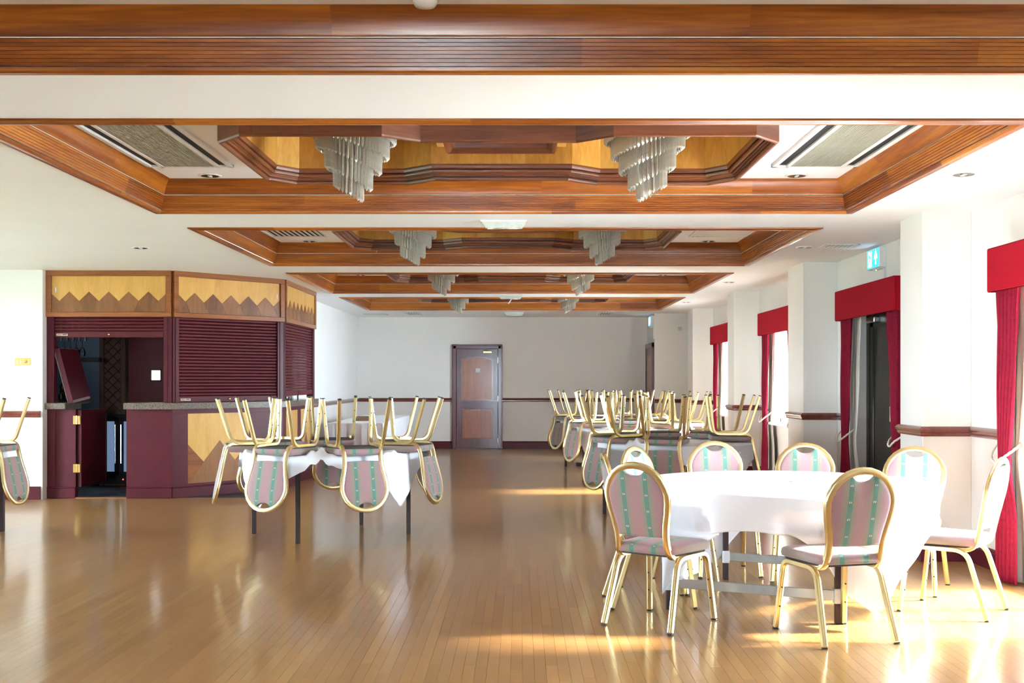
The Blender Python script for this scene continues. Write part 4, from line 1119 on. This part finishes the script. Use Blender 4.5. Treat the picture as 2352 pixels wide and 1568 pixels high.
def cloth(cx, cy, R, half, corner_deg, label, avoid=(), seed=1, fold=.035, gather=None, nfold=4, bumps=()):
    rnd = random.Random(seed); NA, flat, NH = 240, 6, 26
    ph = [rnd.uniform(0, 2 * PI) for _ in range(6)]
    V = []
    z0 = TH + .004
    def drop_len(th):
        a = th - math.radians(corner_deg) + PI / 4
        m = max(abs(math.cos(a)), abs(math.sin(a)))
        L = min(half / m, half * 1.40)
        g = 1.0
        return L - R
    grid = []
    for i in range(NA):
        th = 2 * PI * i / NA; L = drop_len(th)
        if gather: L = gather(th, L)
        cornerness = max(0, min(1, (L - (half - R)) / (half * .414)))
        col = []
        for j in range(flat): col.append((cx + R * .985 * j / (flat) * math.cos(th), cy + R * .985 * j / flat * math.sin(th), z0))
        for j in range(NH + 1):
            d = L * j / NH; rb = .02
            if d < rb * PI / 2: r = R - .006 + rb * math.sin(d / rb) - .006; z = z0 - rb * (1 - math.cos(d / rb))
            else: r = R + rb - .012; z = z0 - rb - (d - rb * PI / 2)
            k = max(0, d - .03)
            amp = fold * min(1.0, k / .30)
            rip = math.cos(nfold * 4 * (th - math.radians(corner_deg)) + ph[0]) * .65 + math.cos(nfold * 2.4 * 3 * th + ph[1]) * .25 + math.cos(23 * th + ph[2] + 6 * d) * .10
            c2 = cornerness * math.cos(2 * PI * 1.0 * ((th - math.radians(corner_deg)) % (PI / 2)) / (PI / 2)) 
            r += amp * (.55 + .45 * rip) + .02 * cornerness * min(1, k / .4)
            col.append([r, th, z, d])
        grid.append(col)
    NC = len(grid[0])
    # swing clear of the chairs pushed in underneath
    for col in grid:
        for p in col[flat:]:
            r, th, z, d = p
            if d <= 0.04: continue
            wgt = max(0.0, min(1.0, (.66 - z) / .17))
            if wgt <= 0: continue
            for (ax, ay, fx, fy) in avoid:
                n_ = math.hypot(fx, fy); ux, uy = fx / n_, fy / n_
                rr = r
                for _ in range(40):
                    px, py = cx + rr * math.cos(th) - ax, cy + rr * math.sin(th) - ay
                    ly = px * ux + py * uy; lx = px * uy - py * ux
                    if abs(lx) < .235 and -.33 < ly < .27: rr -= .02
                    else: break
                p[0] = p[0] + (rr - r) * wgt if rr < r else p[0]
    for _ in range(5):
        new = [[p[0] if not isinstance(p, tuple) else 0 for p in col] for col in grid]
        for i in range(NA):
            for j in range(flat + 6, NC):
                a = grid[i][j]; b = grid[i - 1][j]; c_ = grid[(i + 1) % NA][j]; u = grid[i][j - 1]
                new[i][j] = min(a[0], .34 * a[0] + .25 * b[0] + .25 * c_[0] + .16 * u[0]) if avoid else (.5 * a[0] + .25 * b[0] + .25 * c_[0])
        for i in range(NA):
            for j in range(flat + 6, NC): grid[i][j][0] = new[i][j]
    vs = []
    for col in grid:
        for p in col:
            vs.append(p if isinstance(p, tuple) else (cx + p[0] * math.cos(p[1]), cy + p[0] * math.sin(p[1]), max(p[2], .012)))
    if bumps:
        vv = []
        for (x, y, z) in vs:
            th = math.degrees(math.atan2(y - cy, x - cx)); r = math.hypot(x - cx, y - cy)
            for (bd, bh, bw) in bumps:
                da = (th - bd + 180) % 360 - 180
                g = math.exp(-(da / bw) ** 2) * max(0, min(1, (r - R * .62) / (R * .3)))
                z += bh * g * (1 + .35 * math.sin(da * .9)) * (1 if z > TH - .1 else max(0, 1 + (z - TH + .1) * 1.2)); 
            vv.append((x, y, z))
        vs = vv
    fs = []
    for i in range(NA):
        for j in range(NC - 1):
            a = i * NC + j; b = ((i + 1) % NA) * NC + j
            fs.append((a, a + 1, b + 1, b) if j else (a, a + 1, b + 1))
    vs = [(x - cx, y - cy, z) for x, y, z in vs]
    o = MB().add(vs, fs).build('tablecloth', M['cloth'], None, True, (cx, cy, 0))
    md = o.modifiers.new('thickness', 'SOLIDIFY'); md.thickness = .0015
    return tag(o, label, 'tablecloth')

# foreground table and its eight upright chairs
FX, FY, FR = 1.63, 7.13, .90
table(FX, FY, FR, [(.889 - FX, 6.91 - FY), (1.41 - FX, 7.94 - FY), (1.785 - FX, 6.49 - FY), (2.306 - FX, 7.52 - FY)], 'round banquet table in the foreground with grey cross bars', True)
fg = [('striped chair nearest the camera on left, back turned, at the foreground table', .783, 6.52, .606, .796),
      ('striped chair seen edge-on at far left of the foreground table, sunlit rear legs', .783, 7.11, 1.0, .05),
      ('striped chair with sunlit front behind the near left chair at the foreground table', .985, 7.66, .80, -.60),
      ('striped chair behind the foreground table, left of the two central ones', 1.44, 8.24, .05, -1.0),
      ('striped chair behind the foreground table in front of the pillar, right of centre', 1.97, 8.00, -.25, -.97),
      ('striped chair at far right behind the foreground table, beside the big white pillar', 2.55, 7.60, -.48, -.88),
      ('overexposed sunlit chair seen from side at right end of foreground table', 2.573, 6.854, -.80, .60),
      ('striped chair nearest the camera on right, back turned, at the foreground table', 1.68, 6.17, -.285, .958)]
for lb, x, y, fx, fy in fg: chair(lb, x, y, fx, fy, group='upright chairs round the foreground table')
cloth(FX, FY, FR, 1.11, -70, 'white square cloth draped over the foreground table with corners hanging low', [(x, y, fx, fy) for _, x, y, fx, fy in fg], 3)

# tables with chairs stacked upside down on top
def stacked(cx, cy, R, legdirs, dirs, tlabel, clabel, labels, corner, half, group, seed, seat_r=None, bumps=()):
    table(cx, cy, R, legdirs, tlabel)
    cloth(cx, cy, R, half, corner, clabel, (), seed, .045, bumps=bumps)
    sr = seat_r or (R + .14)
    for k, (dg, lb) in enumerate(zip(dirs, labels)):
        dg, ex = dg if isinstance(dg, tuple) else (dg, 0.0)
        th = math.radians(dg); ro = sr - .19 + (0.0, .01, -.01)[k % 3] + ex
        chair(lb, cx + ro * math.cos(th), cy + ro * math.sin(th), -math.cos(th), -math.sin(th), TH + .006 + .474, True, group)
LEG = [(-.69, .0), (-.18, -.62), (.18, .64), (.69, -.02)]
stacked(-1.69, 10.3, .79, LEG, [-113, -65, -17, 34, 98, 147, 197],
        'round banquet table left of centre carrying upturned chairs', 'white cloth on left-centre table bunched under upturned chairs',
        ['upturned striped chair hanging at front left of the left-centre table', 'upturned striped chair hanging at front right of the left-centre table',
         'upturned striped chair on right-hand edge of the left-centre table', 'upturned chair at rear right of the left-centre table, mostly hidden',
         'upturned chair at the back of left-centre table showing between front chairs',
         'upturned chair at rear left of the left-centre table', 'upturned chair seen edge-on at far left of the left-centre table'],
        -127, .90, 'upturned chairs on the left-centre table', 5, bumps=((-88, .062, 7), (-40, .03, 6), (-150, .03, 6)))
stacked(-5.33, 10.02, .79, [(.63, .44), (-.63, -.44), (.38, -.58), (-.38, .58)], [-4], 'round banquet table cut off by left edge of photo', 'white cloth on table at the left photo edge',
        ['upturned striped chair at left photo edge, in front of light switch wall'],
        -45, .88, 'upturned chair on the table at left edge', 6)
stacked(1.58, 11.85, .78, [(-.72, 0), (-.17, -.6), (.17, .6), (.70, 0)], [(212, .03), (256, .03), (-4, -.13), 47, 96, 148],
        'round banquet table directly behind the foreground table, carrying upturned chairs', 'white cloth on table directly behind the foreground table',
        ['upturned chair hanging at front left of table behind the foreground one', 'upturned chair at front of table behind the foreground one',
         'upturned chair seen from side at right end of table behind foreground one, near windows',
         'upturned chair at rear right of table behind the foreground one', 'upturned chair at rear of table behind the foreground one',
         'upturned chair at rear left of table behind the foreground one'],
        -150, .95, 'upturned chairs on the middle right table', 8, bumps=((233, .055, 7),))
stacked(1.55, 15.55, .78, [(-.70, 0), (-.17, -.6), (.17, .6), (.70, 0)], [205, 255, 306, 357, 48, 101, 154],
        'third round banquet table along the window side with upturned chairs', 'white cloth on the third table along the window side',
        ['upturned chair seen edge-on at left front of the third window-side table', 'upturned chair at front of the third window-side table', 'upturned chair at front right of third window-side table',
         'upturned chair at right of the third window-side table', 'upturned chair at rear right of the third window-side table', 'upturned chair at rear of the third window-side table',
         'upturned chair at rear left of the third window-side table'],
        -140, .90, 'upturned chairs on the third window-side table', 9)
stacked(1.42, 18.4, .78, [(-.70, 0), (-.17, -.6), (.17, .6), (.70, 0)], [208, 258, 309, 0, 52, 104, 156],
        'farthest round banquet table near the back wall with upturned chairs', 'white cloth on the farthest table near the back wall',
        ['upturned chair at left front of the farthest table, back hanging low', 'upturned chair at front of the farthest table', 'upturned chair at front right of the farthest table', 'upturned chair at right of the farthest table',
         'upturned chair at rear right of the farthest table', 'upturned chair at back of the farthest table', 'upturned chair at rear left of the farthest table'],
        -135, .95, 'upturned chairs on the farthest table', 10)
bx = MB().box(.90, 1.14, 18.5, 18.75, 0, .035, .005).build('floor_plate', M['black']); tag(bx, 'flat black plate lying on floor under the far tables', 'plate')

# buffet table with floor-length cloth along the left wall
bt = thing('buffet_table', 'long trestle table hidden under white cloth along the far left wall', 'table', (-2.43, 18.95, 0))
MB().box(-.38, .38, -2.03, 2.03, .71, .735).build('tabletop', M['ply'], bt)
for sx in (-1, 1):
    for sy in (-1.9, 0, 1.9): MB().box(sx * .33 - .018, sx * .33 + .018, sy - .018, sy + .018, 0, .71).build('leg', M['dark_metal'], bt)
mb = MB(); N = []
def rr(hx, hy, n=36):
    p = []
    for k in range(n): p.append((-hx + 2 * hx * k / n, -hy))
    for k in range(n * 3): p.append((hx, -hy + 2 * hy * k / (n * 3)))
    for k in range(n): p.append((hx - 2 * hx * k / n, hy))
    for k in range(n * 3): p.append((-hx, hy - 2 * hy * k / (n * 3)))
    return p
loops = []
base = rr(.40, 2.05)
for z, a in ((.744, 0), (.739, .004), (.70, .006), (.5, .010), (.25, .014), (.015, .018)):
    lp = []
    for k, (x, y) in enumerate(base):
        w = a * (math.sin(k * .9) + .6 * math.sin(k * 2.3)) + a * .6
        nx, ny = (x / .40 if abs(abs(x) - .40) < 1e-6 else 0), (y / 2.05 if abs(abs(y) - 2.05) < 1e-6 else 0)
        lp.append((x + nx * w, y + ny * w, z))
    loops.append(lp)
mb.loft(loops, cap=False); n = len(base); mb.f.append(tuple(range(n)))
tag(mb.build('tablecloth', M['cloth'], None, 40.0, (-2.43, 18.95, 0)), 'long white floor-length cloth on the buffet table by left wall', 'tablecloth')
tr_ = thing('serving_tray', 'brown wooden tray lying on the white buffet table', 'tray', (-2.45, 18.0, .746), (0, 0, .1))
MB().box(-.13, .13, -.2, .2, 0, .012, .003).build('tray_base', M['tray'], tr_)
for (a, b, c, d) in ((-.13, .13, -.2, -.185), (-.13, .13, .185, .2), (-.13, -.115, -.2, .2), (.115, .13, -.2, .2)): MB().box(a, b, c, d, .01, .06, .003).build('tray_side', M['tray'], tr_)

# added fill light, out of view behind the canopy, to brighten the bar interior
bl = thing('bar_fill_light', 'added fill light hidden under the ceiling behind the bar canopy', 'light fitting', (-6.2, 15.8, ZC - .06))
MB().box(-.45, .45, -.04, .04, .02, .06, .004).build('housing', M['white'], bl); MB().tube([(-.42, 0, 0), (.42, 0, 0)], circ(.015, 10), (0, 0, 1)).build('tube', emit('fill_light_tube', (.75, .88, 1.0), 14.0), bl, True)
